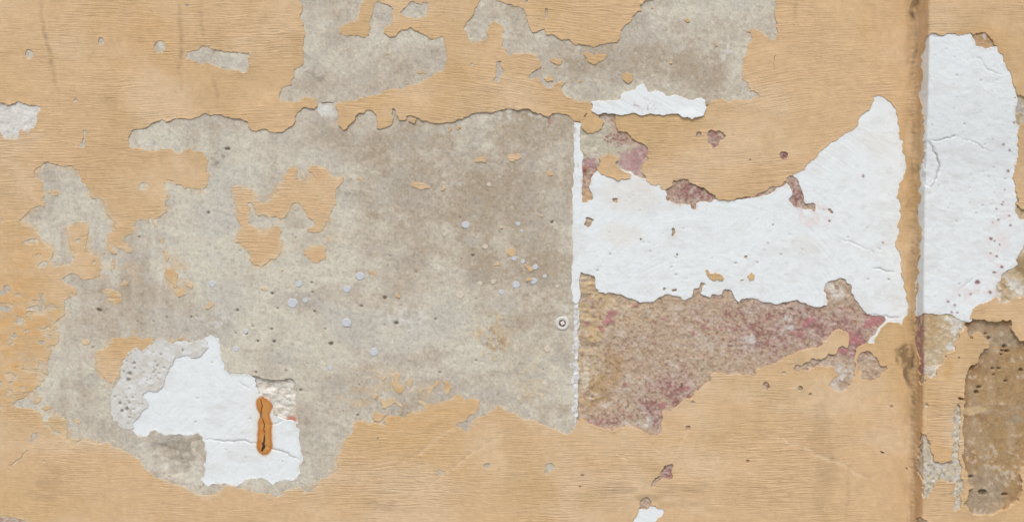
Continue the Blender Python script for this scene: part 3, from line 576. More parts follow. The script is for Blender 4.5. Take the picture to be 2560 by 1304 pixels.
cpits += [(rng.uniform(285, 400), rng.uniform(880, 1060), rng.uniform(0.8, 1.8), rng.uniform(0.7, 1.4)) for _ in range(70)]
cpitS = S_(ell(*cpits, rough=0.3)); h_chalk -= 3.5*cpitS
h_strip = 0.2+und+1.5*fbm(SU/9, SV/8, 3, 191)
h_wt = 3.4+0.5*und+0.26*fbm((SU*0.8+SV*0.6)/40, (SV*0.8-SU*0.5)/6, 3, 192)+2.8*np.exp(-((PX-1725)/36)**2)*sm(265, 296, PY)
# ochre paint: horizontal brush work
FV = SV+11*fbm(SU/600, SV/330, 2, 201)-0.10*(SU-900)*np.exp(-(((PX-1450)/420)**2+((PY-220)/260)**2))+2.5*fbm(SU/90, SV/45, 2, 202)
amp = np.clip(0.75+0.7*fbm(SU/150, SV/110, 3, 203), 0.15, 1.5)
amp *= 1-0.55*sm(1950, 2250, PX)*sm(820, 960, PY)*(~PIL)-0.0
amp *= 1-0.5*sm(2215, 2250, PX)*(PX < 2318)
amp *= 1-0.45*wear
brush = fbm(SU/34, FV/3.2, 2, 211, 0.5)+0.6*fbm(SU/15, FV/4.2, 2, 212)+0.25*fbm(SU/120, FV/6, 2, 216)
brush = np.where(brush > 0, brush*0.7, brush)                                        # broad ridges, sharp grooves
thick = 0.80+0.85*np.exp(-((PY-285)/60)**2)*(PX < 1480)+0.35*sm(1440, 1480, PX)+0.45*PIL+0.25*sm(260, 120, PY)-0.35*sm(1000, 800, PX)*sm(380, 460, PY)
h_ochre = thick*np.clip(1+0.75*fbm(SU/85, SV/70, 3, 217), 0.25, 2.0)+und+0.20*amp*brush+0.22*fbm(SU/45, SV/26, 4, 213)*(0.5+wear)+0.10*NZ_GRIT
h_ochre -= 0.35*sm(0.2, 0.9, wear)
edge = 1-sm(0.62, 0.99, ed_o)
h_ochre += edge*thick*(0.5*np.clip(fbm(SU/55, SV/45, 3, 214)+0.15, -0.6, 1.2))
corner = np.exp(-((PX-2286)/14)**2)
h_ochre += corner*(0.7*fbm(SU/14, SV/7, 3, 215)+0.3)*(PX > 2255)*(PX < 2318)
for s_, w_, d_ in (("J 1480,600 1250,760 1030,890", 9, 0.8), ("J 1900,620 1600,800 1280,1040 1110,1110", 8, 0.7), ("L 0,650 300,770 600,900 790,990", 10, 0.7), ("K 980,700 1040,740 1090,780", 6, 0.6), ("K 1300,620 1250,740 1200,840", 6, 0.8), ("K 760,780 860,850", 5, 0.7), ("B 820,700 1000,690", 4, 0.3)):
    h_ochre -= d_*S_(blur(line(s_, w_), 1))
SCR = np.zeros((NY, NX))
for s_, w_ in (("J 1480,600 1250,760 1030,890", 7), ("J 1900,620 1600,800 1280,1040 1110,1110", 6), ("L 0,650 300,770 600,900 790,990", 8), ("K 1300,620 1250,740 1200,840", 5), ("K 760,780 860,850", 5), ("I 230,740 120,860 40,960", 6), ("I 330,620 480,700 540,740", 5)):
    SCR = np.maximum(SCR, S_(blur(line(s_, w_), 1)))
h_ochre = np.where(COARSE > 0, 1.3+0.3*und, h_ochre)
m_all = [('grey', m_grey), ('chalk', m_chalk), ('white', m_white), ('rust', m_rust), ('strip', m_strip), ('ochre', m_ochre), ('wt', m_wt)]
h_grey = np.minimum(h_grey, 2.0); h_chalk = np.maximum(h_chalk, -3.2)
under = np.where(m_grey > 0.5, np.minimum(h_grey, 0)-0.8, h_core-0.8)
h_ochre = np.where(m_ochre > 0.3, np.maximum(h_ochre, np.where(m_white_all > 0.3, h_white+0.6, np.where(m_grey > 0.5, h_grey+0.4, h_core+0.5))), h_ochre)

# ------------------------------------------------------------------ pigment of each coat (albedo)
def mixc(c, rgb, w): return c*(1-w[..., None])+lin(*rgb)*w[..., None]
def flat(rgb): return np.zeros((NY, NX, 3))+lin(*rgb)
# ochre
c_o = flat((215, 181, 137))
c_o = mixc(c_o, (208, 172, 120), 0.5*sm(-0.1, 0.9, NZ_BIG+0.4*NZ_MID))
c_o = mixc(c_o, (220, 192, 155), 0.6*sm(-0.1, 0.8, fbm(SU/210, SV/120, 4, 301)))
c_o = mixc(c_o, (203, 170, 123), 0.5*sm(0.1, 0.8, fbm(SU/130, SV/170, 4, 305)))
c_o = mixc(c_o, (217, 170, 106), 0.65*wear*sm(-0.4, 0.5, NZ_H))
c_o = mixc(c_o, (208, 160, 100), 0.5*np.clip(blob(2388, 925, 24, 34)+0.6*blob(2345, 1090, 40, 90)+0.6*blob(2400, 110, 120, 40)+0.5*blob(40, 760, 90, 80)+0.4*blob(350, 110, 120, 70), 0, 1))
dirt = np.zeros((NY, NX))
for s_, w_, k in (("A 295,20 310,130 350,330 390,490 440,700", 9, 0.34), ("A 1312,0 1330,150 1345,300 1325,500 1355,690", 10, 0.30), ("A 1480,0 1510,240 1520,330", 9, 0.22), ("A 1570,560 1590,650 1620,780", 10, 0.22), ("D 208,0 205,160", 9, 0.22),
                  ("L 600,860 590,1100 585,1304", 8, 0.14), ("L 200,780 300,770 330,790", 6, 0.2), ("A 1045,200 1040,330", 6, 0.12)):
    dirt = np.maximum(dirt, 1.35*k*S_(blur(line(s_, w_*0.7), 2))*(0.6+0.7*sm(-0.4, 0.5, fbm(SU/40, SV/8, 3, 303))))
dirt = np.maximum(dirt, 0.30*blob(1620, 1245, 150, 45)*sm(-0.3, 0.5, NZ_H))
dirt = np.maximum(dirt, 0.22*blob(1510, 1160, 60, 35)*sm(-0.3, 0.5, NZ_H)); dirt = np.maximum(dirt, 0.2*blob(960, 1255, 60, 30)*sm(-0.3, 0.5, NZ_H))
dirt = np.maximum(dirt, 0.16*blob(2060, 1130, 30, 160)); dirt = np.maximum(dirt, 0.2*blob(120, 1230, 60, 60)*sm(-0.3, 0.5, NZ_H))
c_o = mixc(c_o, (120, 100, 82), dirt)
thin = sm(-0.55, 0.0, ero-(1.42-1.02*wear))
c_o = mixc(c_o, (200, 182, 150), 0.6*thin*(COARSE == 0))
feather = sm(0.97, 0.45, blur(m_ochre, 7))*sm(-0.3, 0.5, fbm(SU/30, SV/20, 4, 306)+0.2)*np.clip(sm(1000, 700, PX)*sm(420, 480, PY)+sm(900, 960, PY)*sm(1480, 1400, PX), 0, 1)
c_o = mixc(c_o, (214, 196, 162), 0.65*feather)
soot = np.clip(1.3*blob(2288, 14, 17, 28)+1.4*blob(2280, 900, 20, 32)+0.9*blob(2284, 930, 12, 32)+0.45*blob(2282, 975, 9, 70)+0.4*blob(2288, 120, 7, 70)+0.6*blob(2289, 410, 8, 14)+0.75*blob(2285, 505, 9, 16)+0.5*blob(2276, 1165, 10, 30)+0.3*blob(2290, 128, 6, 8)+0.3*blob(2283, 995, 5, 6), 0, 1)
c_o = mixc(c_o, (66, 56, 44), 0.75*soot*sm(-1.1, 0.5, NZ_FINE+0.4*NZ_GRIT))
c_o = mixc(c_o, (128, 102, 72), 0.28*np.exp(-((PX-2286)/7)**2)*sm(-0.4, 0.7, fbm(SU/12, SV/70, 4, 307)))  # dark core of the inner corner: grime plus corner shading painted in
c_o = mixc(c_o, (178, 140, 94), 0.45*np.exp(-((PX-2278)/24)**2)*sm(-0.5, 0.6, fbm(SU/16, SV/60, 3, 304)))  # browner toward the corner: its shading painted into the ochre, along with dirt
specks = S_(ell(*[(rng.uniform(0, 2560), rng.uniform(0, 1304), rng.uniform(0.8, 2.2), rng.uniform(0.6, 1.3)) for _ in range(150)], rough=0.4))
c_o = mixc(c_o, (112, 82, 60), 0.6*specks)
c_o = mixc(c_o, (228, 202, 166), 0.55*SCR*sm(-0.5, 0.4, NZ_FINE))
c_o = c_o*(1+0.05*NZ_FINE+0.03*NZ_GRIT)[..., None]
# grey render
crack = fbm(SU/10, SV/9, 4, 311, 0.62)
t_b = 0.40*NZ_BIG+0.62*fbm(SU/85, SV/75, 4, 317)+(0.32+0.45*sm(700, 950, PX))*crack+0.3*fbm(SU/32, SV/30, 4, 319)+0.35*fbm(SU/16, SV/120, 3, 318)*sm(800, 500, PX)
zone_b = (0.55*np.exp(-(((PX-1160)/230)**2+((PY-520)/190)**2))+0.35*np.exp(-(((PX-1330)/110)**2+((PY-700)/330)**2))+0.45*np.exp(-(((PX-1330)/130)**2+((PY-330)/60)**2))+0.5*np.exp(-(((PX-1740)/90)**2+((PY-180)/70)**2))
          +0.45*np.exp(-(((PX-830)/110)**2+((PY-330)/45)**2))+0.3*np.exp(-(((PX-240)/70)**2+((PY-960)/70)**2))+0.3*np.exp(-(((PX-1500)/90)**2+((PY-200)/60)**2))+0.25*np.exp(-(((PX-180)/50)**2+((PY-540)/30)**2))+0.4*np.exp(-(((PX-780)/26)**2+((PY-40)/40)**2))
          +0.35*np.exp(-(((PX-770)/50)**2+((PY-190)/40)**2))-0.4*np.exp(-(((PX-500)/150)**2+((PY-600)/150)**2))-0.35*np.exp(-(((PX-900)/330)**2+((PY-850)/110)**2))-0.3*np.exp(-(((PX-420)/90)**2+((PY-340)/30)**2))-0.3*np.exp(-(((PX-960)/120)**2+((PY-130)/90)**2))-0.3*np.exp(-(((PX-1850)/60)**2+((PY-60)/80)**2)))
c_g = flat((213, 206, 187))
c_g = mixc(c_g, (195, 182, 163), sm(-0.6, 0.5, t_b+zone_b))
c_g = mixc(c_g, (176, 160, 136), 0.8*sm(0.2, 0.8, t_b*0.85+zone_b*1.15-0.1))
c_g = mixc(c_g, (196, 191, 181), 0.6*sm(0.0, 0.7, fbm(SU/140, SV/90, 4, 312))*sm(0.2, -0.3, zone_b))
c_g = mixc(c_g, (182, 175, 163), 0.4*sm(0.25, 0.8, fbm(SU/70, SV/50, 4, 313)))
c_g = mixc(c_g, (208, 204, 192), 0.55*sm(0.25, 0.9, crack+0.25*NZ_MID-0.25*zone_b))
c_g = mixc(c_g, (156, 142, 123), 0.4*sm(0.45, 1.0, -crack+0.35*zone_b))
c_g = mixc(c_g, (206, 187, 152), 0.7*bald*sm(-0.3, 0.4, NZ_FINE)*(PX > 1100)); c_g = mixc(c_g, (160, 126, 88), 0.6*blob(1240, 850, 40, 40)*sm(0.0, 0.5, NZ_GRIT+0.4*NZ_FINE))
c_g = mixc(c_g, (212, 178, 128), 0.35*np.clip(blob(800, 600, 60, 40)+blob(880, 1010, 60, 40)+blob(300, 690, 50, 25)+0.7*blob(960, 960, 90, 40)+blob(460, 660, 20, 30), 0, 1)*sm(-0.2, 0.5, NZ_H))
c_g = mixc(c_g, (118, 108, 96), 0.5*np.clip(blob(530, 400, 24, 16)+blob(566, 374, 12, 10)+0.6*blob(880, 475, 40, 12)+0.7*blob(780, 190, 26, 22)+0.5*blob(255, 775, 20, 8)+0.5*blob(500, 150, 26, 10)+0.5*blob(130, 1000, 30, 14), 0, 1)*sm(-0.3, 0.4, NZ_FINE))
c_g = mixc(c_g, (226, 224, 217), 0.8*np.clip(blob(30, 300, 75, 60)+0.6*blob(1295, 292, 50, 16)*sm(-0.1, 0.4, NZ_FINE)+blob(815, 275, 26, 14)+0.6*blob(520, 795, 60, 16)*sm(0.0, 0.4, NZ_FINE)+0.5*blob(1015, 790, 90, 40)*sm(0.1, 0.5, NZ_FINE)+0.6*blob(1820, 150, 30, 30)*sm(0.1, 0.5, NZ_FINE)+0.3*blob(400, 1150, 50, 40)*sm(0.1, 0.5, NZ_FINE), 0, 1))
c_g = mixc(c_g, (150, 95, 85), 0.6*np.clip(blob(1367, 297, 10, 8)+blob(415, 1190, 24, 12)+blob(520, 1220, 40, 12)+blob(1424, 606, 4, 12, hard=0.1), 0, 1)*sm(0.0, 0.4, NZ_GRIT))
c_g = mixc(c_g, (158, 144, 124), 0.6*np.clip(blob(470, 1120, 40, 34)+0.7*blob(760, 1090, 24, 70)+0.6*blob(690, 1215, 60, 12), 0, 1)*sm(-0.6, 0.3, NZ_FINE))
resid = sm(0.04, 0.55, blur(m_ochre, 9))*sm(1150, 900, PX)*sm(380, 440, PY)*sm(-0.1, 0.5, NZ_H+0.5*NZ_FINE)
c_g = mixc(c_g, (216, 184, 138), 0.75*resid)
c_g = mixc(c_g, (84, 60, 48), 0.8*pitS)
c_g = mixc(c_g, (178, 128, 118), 0.7*S_(area(SMALL_GAPS[8]))*sm(-0.2, 0.3, NZ_FINE))
RIDGE = 1-2*np.abs(fbm(SU/8.5, SV/8.5, 2, 316, 0.6))
c_g = c_g*np.array([1.0, 0.992, 0.962])
c_g = c_g*(1+0.07*NZ_GRIT+0.03*NZ_FINE+0.07*(RIDGE-0.45))[..., None]
# white filler
c_w = flat((233, 236, 232))
c_w = mixc(c_w, (226, 222, 210), 0.6*np.clip(blob(1580, 480, 70, 50)+blob(1560, 580, 50, 40)+0.8*blob(2170, 360, 60, 40)+0.7*blob(2010, 610, 60, 30)+0.5*blob(640, 1050, 60, 90), 0, 1))
c_w = mixc(c_w, (216, 214, 206), 0.32*sm(0.1, 0.8, fbm(SU/60, SV/30, 4, 321)))
c_w = mixc(c_w, (205, 199, 186), 0.4*sm(0.95, 0.5, blur(m_white_all, 6))*sm(-0.1, 0.6, NZ_FINE+0.4*NZ_MID))
c_w = mixc(c_w, (210, 206, 197), 0.25*sm(0.3, 0.8, fbm(SU/16, SV/9, 3, 322)+0.5*NZ_BIG))
c_w = mixc(c_w, (222, 196, 188), 0.45*np.clip(blob(2040, 540, 50, 30)+0.8*blob(2500, 600, 34, 110)+0.8*blob(2440, 730, 60, 30)+0.7*blob(1600, 460, 40, 16)+0.5*blob(1750, 520, 120, 14), 0, 1)*sm(-0.4, 0.4, NZ_FINE))
c_w = mixc(c_w, (138, 118, 98), 0.6*wpitS)
rd = [(2477,596,4.5,3.5),(2486,602,2.5,2),(2443,704,6,6),(2505,511,3,3),(2508,504,3,2),(2491,522,2.5,2.5),(2496,549,3.5,2.5),(2523,539,2.5,3),(2526,563,3,3),(2491,640,4,2.5),(2476,633,3,2),(2504,667,4,3.5),(2426,735,3,2.5),(2475,730,4,4),(2398,738,2.5,2.5),(2370,753,4,3),(2525,700,2,2),(2535,307,3,3),(2508,361,4,2.5),(2524,375,3,3),(2520,427,4,3.5),(2158,440,3,5),(2207,606,3,2),(2482,556,2,2),(2499,611,2,3),(2485,680,5,3),(2512,474,2.5,2),(2386,762,4,3),(2379,780,3,3),(2393,781,3,2.5)]
c_w = mixc(c_w, (120, 50, 44), 0.85*S_(ell(*rd, rough=0.35)))
c_w = mixc(c_w, (150, 120, 104), 0.5*S_(area("Q 160,690 185,690 180,750 160,740"))); 
c_w = mixc(c_w, (160, 104, 100), 0.45*np.clip(blob(1441, 330, 10, 30)+0.5*blob(1441, 440, 8, 40), 0, 1)*sm(0.2, 0.5, NZ_GRIT)*(PX < 1460))
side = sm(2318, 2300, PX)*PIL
c_w = mixc(c_w, (226, 222, 216), 0.3*side)  # side face toned below the front: its shade painted into the white
c_w = mixc(c_w, (140, 130, 118), 0.6*sm(0.25, 0.8, S_(cracks_white)))
c_w = mixc(c_w, (198, 186, 160), 0.5*blob(2318, 470, 8, 10)+0.4*blob(2315, 425, 7, 8))
rt = sm(0.18, 0.68, S_(blur(rust, 3))); rt2 = S_(blur(rust, 9))
c_w = mixc(c_w, (226, 205, 172), 0.35*sm(0.05, 0.5, rt2))
c_w = mixc(c_w, (204, 140, 64), 0.95*rt); c_w = mixc(c_w, (182, 108, 42), 0.7*rt*(1-sm(0.55, 0.95, S_(blur(rust, 4)))))
c_w = mixc(c_w, (178, 106, 40), 0.45*rt*sm(-0.1, 0.8, NZ_FINE+0.9*np.clip(rc*3, 0, 1)-0.1))
c_w = c_w*(1+0.02*NZ_FINE)[..., None]
c_t = flat((233, 236, 232)); c_t = mixc(c_t, (150, 96, 92), 0.55*sm(0.45, 0.7, NZ_GRIT)*blob(1590, 272, 40, 16)); c_t = mixc(c_t, (222, 212, 204), 0.3*sm(0.1, 0.7, NZ_FINE))
c_s = flat((228, 226, 219)); c_s = mixc(c_s, (186, 180, 168), 0.6*sm(0.1, 0.6, -NZ_GRIT)); 
c_c = flat((214, 211, 200)); c_c = mixc(c_c, (200, 194, 180), 0.6*sm(-0.2, 0.6, NZ_FINE)); c_c = mixc(c_c, (230, 229, 225), 0.7*sm(0.3, 0.7, fbm(SU/22, SV/14, 3, 331)))
c_c = mixc(c_c, (150, 116, 66), 0.8*cpitS*sm(-0.6, 0.6, NZ_MID)); c_c = mixc(c_c, (90, 82, 72), 0.5*cpitS)
# core: reddish plaster on the right, rubble, pilaster masonry
c_k = flat((196, 172, 145))
c_k = mixc(c_k, (211, 194, 170), 0.5*sm(0.1, 0.7, fbm(SU/7, SV/6, 3, 342)+0.5*NZ_MID))
c_k = mixc(c_k, (180, 150, 122), 0.6*sm(0.0, 0.6, fbm(SU/6, SV/5, 3, 341)))
c_k = mixc(c_k, (206, 180, 132), 0.75*np.clip(blob(1480, 800, 60, 130)+blob(1470, 930, 40, 120)+0.5*blob(1600, 770, 120, 50), 0, 1)*sm(-0.6, 0.3, NZ_FINE))
c_k = mixc(c_k, (180, 146, 98), 0.6*np.clip(blob(1540, 925, 26, 34)+blob(1505, 965, 24, 34)+0.8*blob(1475, 995, 24, 24)+0.6*blob(1590, 885, 40, 12), 0, 1))
Md = np.clip(0.62*np.exp(-(((WX-2120)/130)**2+((WY-810)/60)**2))+0.55*np.exp(-(((WX-1960)/120)**2+((WY-800)/80)**2))+0.8*np.exp(-(((WX-1700)/55)**2+((WY-965)/45)**2))+0.85*np.exp(-(((WX-1635)/30)**2+((WY-1045)/40)**2))+0.7*np.exp(-(((WX-1500)/60)**2+((WY-1050)/30)**2))
             +0.35*np.exp(-(((WX-1800)/140)**2+((WY-790)/50)**2))+0.5*np.exp(-(((WX-1880)/90)**2+((WY-870)/40)**2))+0.7*np.exp(-(((WX-2150)/60)**2+((WY-870)/40)**2))+0.3*np.exp(-(((WX-1600)/150)**2+((WY-900)/120)**2))
             +0.95*np.exp(-(((PX-1720)/70)**2+((PY-480)/40)**2))+0.8*np.exp(-(((PX-1860)/90)**2+((PY-495)/20)**2))+0.9*np.exp(-(((PX-2000)/45)**2+((PY-480)/60)**2))+0.75*np.exp(-(((PX-1545)/38)**2+((PY-350)/36)**2))+0.8*np.exp(-(((PX-1475)/26)**2+((PY-425)/45)**2))+0.5*np.exp(-(((PX-1530)/40)**2+((PY-300)/14)**2))
             +0.9*np.exp(-(((PX-1670)/40)**2+((PY-1180)/40)**2))+0.9*np.exp(-(((PX-1785)/30)**2+((PY-345)/30)**2))+0.9*np.exp(-(((PX-1960)/20)**2+((PY-390)/20)**2)), 0, 1)*(~PIL)
fleck = 0.75*fbm(SU/5.5, SV/5, 3, 351, 0.62)+0.5*fbm(SU/19, SV/16, 3, 352)
c_k = mixc(c_k, (203, 196, 172), 0.85*smooth_right*(~PIL))
c_k = mixc(c_k, (184, 152, 142), 0.7*sm(0.25, 0.95, Md+0.35*NZ_FINE)*(1-0.6*smooth_right*(Md < 0.6)))
c_k = mixc(c_k, (156, 110, 102), 0.8*sm(0.0, 0.4, fleck+1.4*Md-1.0))
c_k = mixc(c_k, (122, 84, 76), 0.5*sm(0.5, 0.9, fbm(SU/5, SV/4.5, 2, 354)+0.35*Md-0.12+0.3*NZ_MID)*rightz*(1-0.6*smooth_right))
c_k = mixc(c_k, (214, 202, 188), 0.5*sm(0.3, 0.7, -fleck+0.4*NZ_FINE-0.2))
c_k = mixc(c_k, (211, 199, 182), 0.42*sm(0.1, 0.7, fbm(SU/40, SV/26, 4, 353))*sm(-0.4, 0.4, NZ_FINE)*(~PIL))
c_k = mixc(c_k, (186, 128, 126), 0.85*chipS)
pinkS = S_(area("Q 700,620 760,540 860,520 900,500 960,470 1040,490 1045,600 1000,690 965,700 970,850 900,850 780,780 690,710"))
c_k = mixc(c_k, (186, 146, 141), 0.9*pinkS); c_k = mixc(c_k, (203, 186, 172), 0.4*pinkS*sm(0.3, 0.6, NZ_FINE))
redS = S_(area("Q 235,740 300,730 410,730 410,790 360,870 320,960 280,1010 250,1000 230,900")); c_k = mixc(c_k, (158, 92, 74), 0.8*redS*sm(-0.4, 0.2, NZ_FINE))
c_k = mixc(c_k, (181, 146, 142), 0.9*S_(area("Q 235,660 300,640 400,620 410,720 300,735 235,710")))
c_k = mixc(c_k, (206, 172, 134), 0.9*S_(area("Q 220,1000 310,1020 360,1100 360,1150 240,1190")))
c_k = mixc(c_k, (222, 217, 205), 0.75*np.clip(blob(1975, 800, 14, 20)+blob(2085, 725, 24, 14)+blob(1870, 845, 7, 6)+blob(1870, 850, 24, 14)*0.6+blob(2010, 925, 60, 12)+0.8*blob(2100, 950, 40, 60)+blob(1600, 1050, 30, 12)+0.7*blob(1480, 880, 30, 12)+0.6*blob(1470, 960, 12, 60), 0, 1)*sm(-0.5, 0.3, NZ_FINE)*(~PIL))
c_k = mixc(c_k, (230, 224, 210), 0.95*rubS); c_k = mixc(c_k, (184, 150, 104), 0.4*rubS*sm(0.15, 0.6, fbm(SU/11, SV/8, 3, 361))); c_k = mixc(c_k, (178, 104, 84), 0.9*rubS*blob(728, 1038, 13, 15, hard=0.15))
# pilaster
cp = flat((204, 182, 146)); cp = mixc(cp, (222, 218, 208), 0.8*sm(-0.1, 0.5, 0.6*NZ_FINE+0.5*NZ_GRIT+0.8*np.clip(blob(2390, 820, 30, 40)+blob(2380, 870, 18, 12)+blob(2335, 930, 20, 20), 0, 1)-0.35))
cp = mixc(cp, (188, 152, 104), 0.6*sm(0.1, 0.6, NZ_MID+0.4*NZ_FINE))
red_side = np.clip(sm(2317, 2305, PX)*sm(775, 800, PY)*sm(975, 950, PY)+blob(2302, 1175, 8, 22), 0, 1); cp = mixc(cp, (170, 122, 116), 0.85*red_side*sm(-0.7, 0.1, NZ_FINE))
cp = mixc(cp, (204, 192, 168), 0.85*lowS); cp = mixc(cp, (222, 218, 208), 0.55*lowS*sm(-0.1, 0.4, fbm(SU/9, SV/7, 3, 371)-0.1)); cp = mixc(cp, (160, 140, 112), 0.5*lowS*sm(0.25, 0.6, -NZ_GRIT))
cp = mixc(cp, (196, 158, 118), 0.9*blob(2455, 97, 34, 22, hard=0.1)*(PY < 122)); cp = mixc(cp, (226, 222, 214), 0.7*blob(2456, 95, 9, 7))
st = flat((178, 147, 105)); st = mixc(st, (150, 108, 64), 0.8*np.clip(sm(0.0, 0.8, fbm(SU/110, SV/90, 4, 382))*0.6+blob(2430, 830, 18, 24)+blob(2460, 900, 40, 40)*0.8+blob(2425, 1130, 20, 40)+0.5*blob(2425, 1080, 20, 60), 0, 1))
st = mixc(st, (174, 159, 138), 0.6*sm(0.1, 0.8, fbm(SU/80, SV/60, 4, 381)+0.7*np.clip(blob(2520, 830, 40, 50)+blob(2470, 1220, 60, 60)+0.7*blob(2530, 1110, 30, 40), 0, 1)-0.2))
st = mixc(st, (205, 193, 172), 0.5*sm(0.45, 0.8, NZ_FINE+0.4*NZ_GRIT+0.4*fbm(SU/90, SV/70, 3, 383)-0.1)); st = mixc(st, (140, 106, 72), 0.35*sm(0.45, 0.9, -NZ_FINE+0.3*NZ_GRIT))
st = mixc(st, (190, 168, 136), 0.45*sm(0.1, 0.7, fbm(SU/24, SV/90, 4, 384)))
st = mixc(st, (222, 194, 150), 0.7*np.clip(blob(2440, 1018, 34, 10)+blob(2430, 1125, 14, 22)*sm(0.2, 0.4, NZ_GRIT)+blob(2445, 1057, 5, 3), 0, 1))
st = mixc(st, (70, 52, 36), 0.6*S_(dents))
cp = cp*(1-stoneS[..., None])+st*stoneS[..., None]
cp = mixc(cp, (166, 140, 102), 0.9*np.clip(blob(2555, 520, 20, 14)+blob(2560, 660, 16, 30)+blob(2562, 200, 30, 60)*0.0, 0, 1)); cp = mixc(cp, (222, 217, 202), 0.85*blob(2530, 735, 50, 50)*(PY > 680)*sm(-0.6, 0.3, NZ_FINE)*(1-stoneS))
cp = mixc(cp, (196, 190, 178), 0.8*blob(2555, 275, 26, 40)*sm(-0.5, 0.3, NZ_FINE))
c_k = np.where(PIL[..., None], cp, c_k)
c_k = c_k*(1+0.10*NZ_GRIT+0.05*NZ_FINE)[..., None]
for c in (c_o, c_g, c_w, c_t, c_s, c_c, c_k): np.clip(c, 0.01, 0.9, out=c)
flow = np.stack([SU/1000, FV/1000, np.clip(amp, 0, 1.4)], 2)

# ------------------------------------------------------------------ the two things that carry the coats
def thing(name, label, cat, loc):
    o = bpy.data.objects.new(name, None); COL.objects.link(o); o.location = (0, 0, 0); o['label'] = label; o['category'] = cat
    o.empty_display_size = 0.1; o['kind'] = 'thing'
    return o
WALL = thing('wall', 'flat ochre wall with peeling paint, grey render and white filler patches', 'wall', (0, 0, 0))
PILASTER = thing('pilaster', 'projecting ochre pilaster with a tall white patch above exposed brown stone', 'pilaster', (0, 0, 0))
OWN = (WALL, PILASTER)
covs = [m for _, m in m_all]
def keep_under(k0):
    """cells of a lower coat that are not hidden well inside the coats above"""
    c = np.max(np.stack(covs[k0:]), axis=0) if k0 < len(covs) else np.zeros((NY, NX))
    hid = c > 0.97
    e = hid.copy()
    for dy in (-2, -1, 0, 1, 2):
        for dx in (-2, -1, 0, 1, 2): e &= np.roll(np.roll(hid, dy, 0), dx, 1)
    return ~(e[:-1,:-1] & e[1:,:-1] & e[:-1,1:] & e[1:,1:])
ones = np.ones((NY, NX))
base_bot = np.full((NY, NX), -8.0)
core = emit('core', ones, h_core, base_bot, keep_under(0), c_k, M_CORE, dict(big='rough_plaster', small='rough_plaster', specks='plaster_crumbs'), tiny=40, owner=OWN)
grey = emit('grey', m_grey, h_grey, h_core-0.5, keep_under(1), c_g, M_GREY, dict(big='grey_render', small='grey_render', specks='render_crumbs'), tiny=40, owner=OWN)
chk = emit('chalk', m_chalk, h_chalk, ones*-4, keep_under(2), c_c, M_WHITE, dict(big='pitted_filler', small='pitted_filler', specks='filler_crumbs'), owner=OWN)
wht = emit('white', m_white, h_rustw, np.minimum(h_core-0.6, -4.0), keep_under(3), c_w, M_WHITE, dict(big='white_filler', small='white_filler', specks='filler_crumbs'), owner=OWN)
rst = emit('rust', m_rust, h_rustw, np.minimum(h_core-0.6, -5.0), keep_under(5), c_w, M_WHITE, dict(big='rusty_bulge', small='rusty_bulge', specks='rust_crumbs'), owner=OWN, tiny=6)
stp = emit('strip', m_strip, h_strip, ones*-5, keep_under(5), c_s, M_CORE, dict(big='filler_strip', small='filler_strip', specks='strip_crumbs'), owner=OWN, tiny=6)
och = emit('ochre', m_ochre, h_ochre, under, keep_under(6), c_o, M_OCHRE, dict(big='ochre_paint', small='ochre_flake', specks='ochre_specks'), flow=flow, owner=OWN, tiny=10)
wtp = emit('wt', m_wt, h_wt, ones*-1, np.ones((NY-1, NX-1), bool), c_t, M_WHITE, dict(big='raised_filler', small='raised_filler', specks='filler_crumbs'), owner=OWN)
for o, n, sd, x, z in rst: o['label'] = 'orange rust stained bulge split by a crack'
for o, n, sd, x, z in chk: o['label'] = 'pale pitted filler beside the white patch'
for o, n, sd, x, z in wtp: o['label'] = 'white filler lapping over the ochre paint'
# ------------------------------------------------------------------ masonry behind the coats, pavement
def box(name, lo, hi, mat, parent):
    v = np.array([[x, y, z] for x in (lo[0], hi[0]) for y in (lo[1], hi[1]) for z in (lo[2], hi[2])])
    f = np.array([[0,1,3,2],[4,6,7,5],[0,4,5,1],[2,3,7,6],[0,2,6,4],[1,5,7,3]])
    return add_mesh(name, v, [(f, False)], mat, parent)
M_STONE = plain_material('masonry', (0.32, 0.26, 0.19), 0.95, 0, 0.3, 30, 0.004)
M_PAVE = plain_material('pavement', (0.22, 0.21, 0.19), 0.9, 0, 0.25, 60, 0.002)
top_z = float(zrow.max())
box('masonry', (xwall[0], 0.016, 0.0), (3.0, 0.42, top_z+0.02), M_STONE, WALL)
box('masonry', (1.04, -0.040, 0.0), (2.99, 0.0155, top_z+0.015), M_STONE, PILASTER)
pv = box('pavement', (-60, -60, -0.2), (60, 60, 0.0), M_PAVE, None); pv['kind'] = 'structure'

